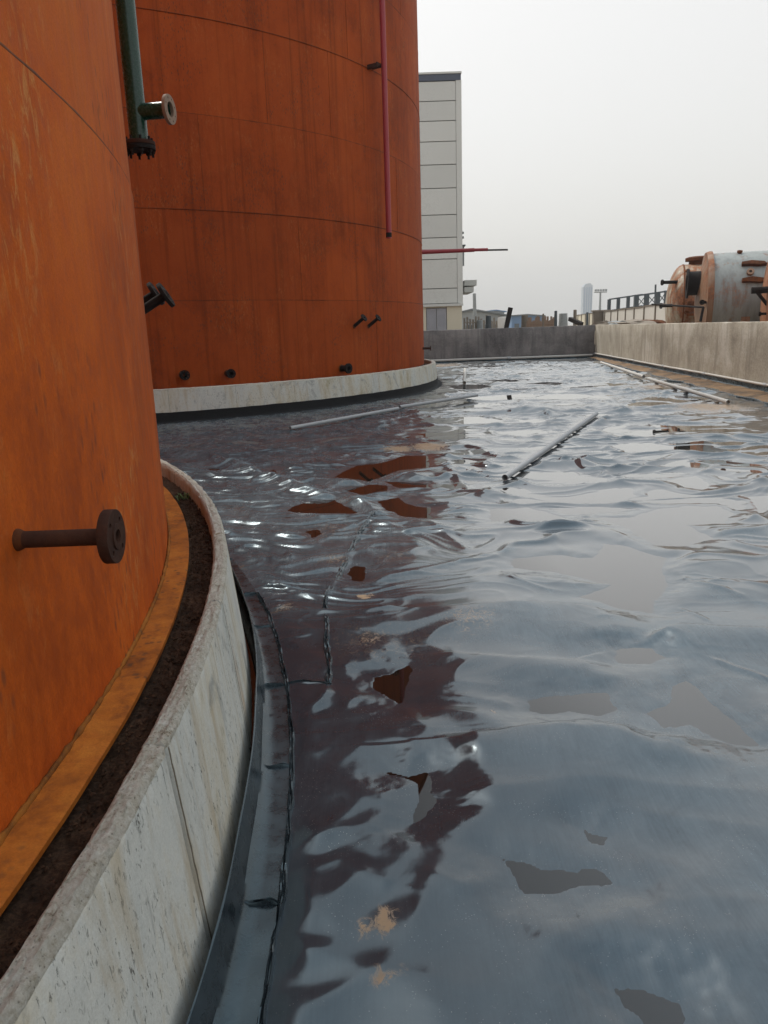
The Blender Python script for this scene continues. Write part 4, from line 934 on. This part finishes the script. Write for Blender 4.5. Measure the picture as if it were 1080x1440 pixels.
# light masts and posts
M1 = empty('light_mast', at_y(843, 452, 150), 'tall floodlight mast with crossed lamp head beside the distant tower', 'light mast'); M1.location.z = 0; zt = at_y(843, 411, 150).z
MB().lathe((0, 0, 0), (0, 0, 1), [(0, .32), (zt, .16)], 10).build('pole', GREYW, M1, 40); MB().box((0, 0, zt), (2.4, .5, .16)).build('lamp_bar', GREYW, M1)
for k in range(5): MB().box((-1+k*.5, -.2, zt+.35), (.32, .4, .4)).build('floodlight', GREYW, M1)
pole(667, 412.5, 668.5, 459, 90, .22, GREYW, 'light_pole', 'slim grey pole in front of the grey gabled warehouse', 'pole')
pole(871, 424, 871, 440, 120, .12, GREYW, 'mast', 'faint thin mast behind the white boundary wall', 'mast')
tag(MB().beam(at_y(718, 432.5, 44), at_y(711.5, 463, 44), .24, .24).build('leaning_post', NOZBLK, None), 'dark post leaning to the right beyond the far wall', 'post')
tag(MB().beam(at_y(801.5, 448.5, 42), at_y(818, 456, 41), .22, .2).build('timber_beam', NOZBLK, None), 'dark timber beam propped beyond the corner of the walls', 'beam')
o = MB(); p = at_y(707.5, 455, 46); o.lathe((p.x, p.y, 0), (0, 0, 1), [(0, .3), (.05, .33), (2.05, .33), (2.12, .28), (2.14, .05)], 14); tag(o.build('white_drum', WHITEW, None, 40), 'white plastic drum beside the leaning dark post', 'drum')
# posts of the broken yard fence
for i, (px, py, r_, lab) in enumerate(((738, 443, .30, 'stout pale fence post in front of the blue warehouse'), (781.6, 437, .14, 'thin dark fence post right of the brown fence'), (792, 440.5, .42, 'thick grey concrete post between two thin posts'), (808.7, 435.5, .15, 'thin dark post above the timber beam'), (687, 444, .26, 'brown post in front of the grey warehouse'), (675, 450, .30, 'short dark post in front of the grey warehouse'), (764, 441, .08, 'slim pole at the right end of the blue warehouse'), (826, 439, .12, 'thin post below the distant tower'))):
    pole(px, py, px, 458, 62+(i % 3)*3, r_, (POSTM, STEELG, GREYW)[i % 3], 'fence_post', lab, 'post', 'posts standing in the yard')
def picket(px0, px1, py, Y, sp, label, mat):
    a, b = at_y(px0, py, Y), at_y(px1, py+1.5, Y+8); Fx = empty('yard_fence', (a.x, a.y, 0), label, 'fence'); n_ = int((b-a).length/sp); d = b-a
    for k in range(n_+1):
        p = d*(k/n_); z = a.z*(1+.12*random.uniform(-1, 1)); MB().box((p.x, p.y, z/2), (.16, .1, z)).build('picket', mat, Fx)
    for zz in (.5, .85): MB().beam((0, 0, a.z*zz), (d.x, d.y, b.z*zz), .05, .10).build('rail', mat, Fx)
picket(742, 780, 448.5, 60, .42, 'brown picket fence in front of the blue warehouse', m_paint('brown_fence', (.30, .20, .14), .85, .4))
picket(653, 705, 447.5, 66, .62, 'pale broken fence in front of the grey warehouse', RUBB)
def shed(px0, px1, peak, yl, yr, Y, depth, wall, roof, label):
    a, b, pk = at_y(px0, yl, Y), at_y(px1, yr, Y), at_y(*peak, Y); T = empty('warehouse', (a.x, Y, 0), label, 'warehouse'); w1, pxx = b.x-a.x, pk.x-a.x
    V = [(0, 0, 0), (w1, 0, 0), (w1, 0, b.z), (pxx, 0, pk.z), (0, 0, a.z)]; V += [(x, depth, z) for x, _, z in V]
    MB().add(V, [(0, 1, 2, 3, 4), (9, 8, 7, 6, 5), (0, 5, 6, 1), (1, 6, 7, 2), (4, 9, 5, 0)]).build('walls', wall, T)
    e = .25; V = [(-.6, -.5, a.z-.1), (pxx, -.5, pk.z+.05), (w1+.6, -.5, b.z-.1)]; V += [(x, depth+.5, z) for x, _, z in V]; V += [(x, y, z+e) for x, y, z in V]
    MB().add(V, [(0, 1, 4, 3), (1, 2, 5, 4), (6, 9, 10, 7), (7, 10, 11, 8), (0, 6, 7, 1), (1, 7, 8, 2), (0, 3, 9, 6), (2, 8, 11, 5), (3, 4, 10, 9), (4, 5, 11, 10)]).build('roof', roof, T)
    nb = max(3, int(w1/4))
    for k in range(nb): x = w1*(k+.5)/nb; MB().box((x, -.06, min(a.z, b.z)*.45), (w1/nb*.45, .1, min(a.z, b.z)*.25)).build('window', STEELG, T)
shed(650, 707, (663.5, 436.5), 439.5, 443.5, 130, 30, GREYW, ROOFG, 'grey warehouse with a shallow gable beside the tall building')
shed(685, 709, (697, 437), 438, 438.5, 210, 30, GREYW, BLUEW, 'blue-roofed shed rising behind the grey gabled warehouse')
shed(719.5, 763, (741, 443.3), 444.3, 444.3, 180, 40, BLUEW, ROOFG, 'low blue warehouse beyond the brown picket fence')
for i, (px, py, s, lab, mt) in enumerate(((868, 455, .5, 'purple-grey heap of rubble left of the sandy heap', GREYW), (887, 455.5, .8, 'long sandy heap of rubble on the bank beyond the right wall', RUBB), (913, 454, .5, 'dark scrap lump near the domed vessel', WELD), (850, 455, .35, 'small dark stone lump beside the brown pillar', POSTM))):
    p = at_y(px, py, 40); mb = MB(); bm = bmesh.new(); bmesh.ops.create_icosphere(bm, subdivisions=3, radius=1)
    for v in bm.verts:
        k = 1+.35*float(pn(v.co.x*2+i*5, v.co.y*2+v.co.z, 131)); v.co = Vector((v.co.x*s*1.9*k, v.co.y*s*k, v.co.z*.26*k))
    m_ = bpy.data.meshes.new('rubble_heap'); bm.to_mesh(m_); bm.free(); o = link('rubble_heap', m_, mt); o.location = (p.x, p.y, 1.42); tag(o, lab, 'rubble', 'heaps beyond the right wall')
# bank of earth behind the right wall that carries the heaps
V = []; n = 80
for i in range(n+1):
    y = 28+i*.5; x0 = wall_x(min(y, 36))+.3
    for k, (dx, z) in enumerate(((0, .6), (.6, 1.1), (1.6, 1.30), (3.0, 1.15), (6, -.1))): V.append((x0+dx+.2*float(pn(y/1.5, k, 141)), y, z+(.10*float(pn(y/1.2, k, 142)) if k < 4 else 0)))
struct(MB().add(V, [(i*5+k, i*5+k+1, (i+1)*5+k+1, (i+1)*5+k) for i in range(n) for k in range(4)]).build('earth_bank', bpy.data.materials['dusty_yard'], None, True))
# distant tower
TY = 950.0; a, b = at_y(820.5, 400, TY), at_y(832, 452, TY); TW = empty('tower_block', ((a.x+b.x)/2, TY, 0), 'distant glass tower block fading in the haze', 'tower'); tw, th = abs(b.x-a.x), a.z
prof = [(-tw/2, 0), (tw/2, 0), (tw/2, th-1.5), (tw*.2, th+1.2), (-tw*.25, th+.6), (-tw/2, th-3)]
m = len(prof); MB().add([(x, 0, z) for x, z in prof]+[(x, tw*.8, z) for x, z in prof], [tuple(range(m)), tuple(range(2*m-1, m-1, -1))]+[(i, (i+1) % m, m+(i+1) % m, m+i) for i in range(m)]).build('shaft', TOWERM, TW)
for k in range(4): MB().box((-tw*.36+k*tw*.24, -.2, th*.5), (tw*.14, .3, th*.86)).build('glazing', GLASS, TW)

# ------------------------------------------------------------------ haze
hb = MB().box((0, 530, 33), (2300, 1240, 70)).build('haze', None); stuff(hb)
hm = bpy.data.materials.new('haze_air'); hm.use_nodes = True; t = hm.node_tree; t.nodes.clear()
pv = t.nodes.new('ShaderNodeVolumePrincipled'); pv.inputs['Color'].default_value = (.93, .94, .95, 1); pv.inputs['Density'].default_value = .0007
om = t.nodes.new('ShaderNodeOutputMaterial'); t.links.new(pv.outputs[0], om.inputs['Volume']); hb.data.materials.append(hm)
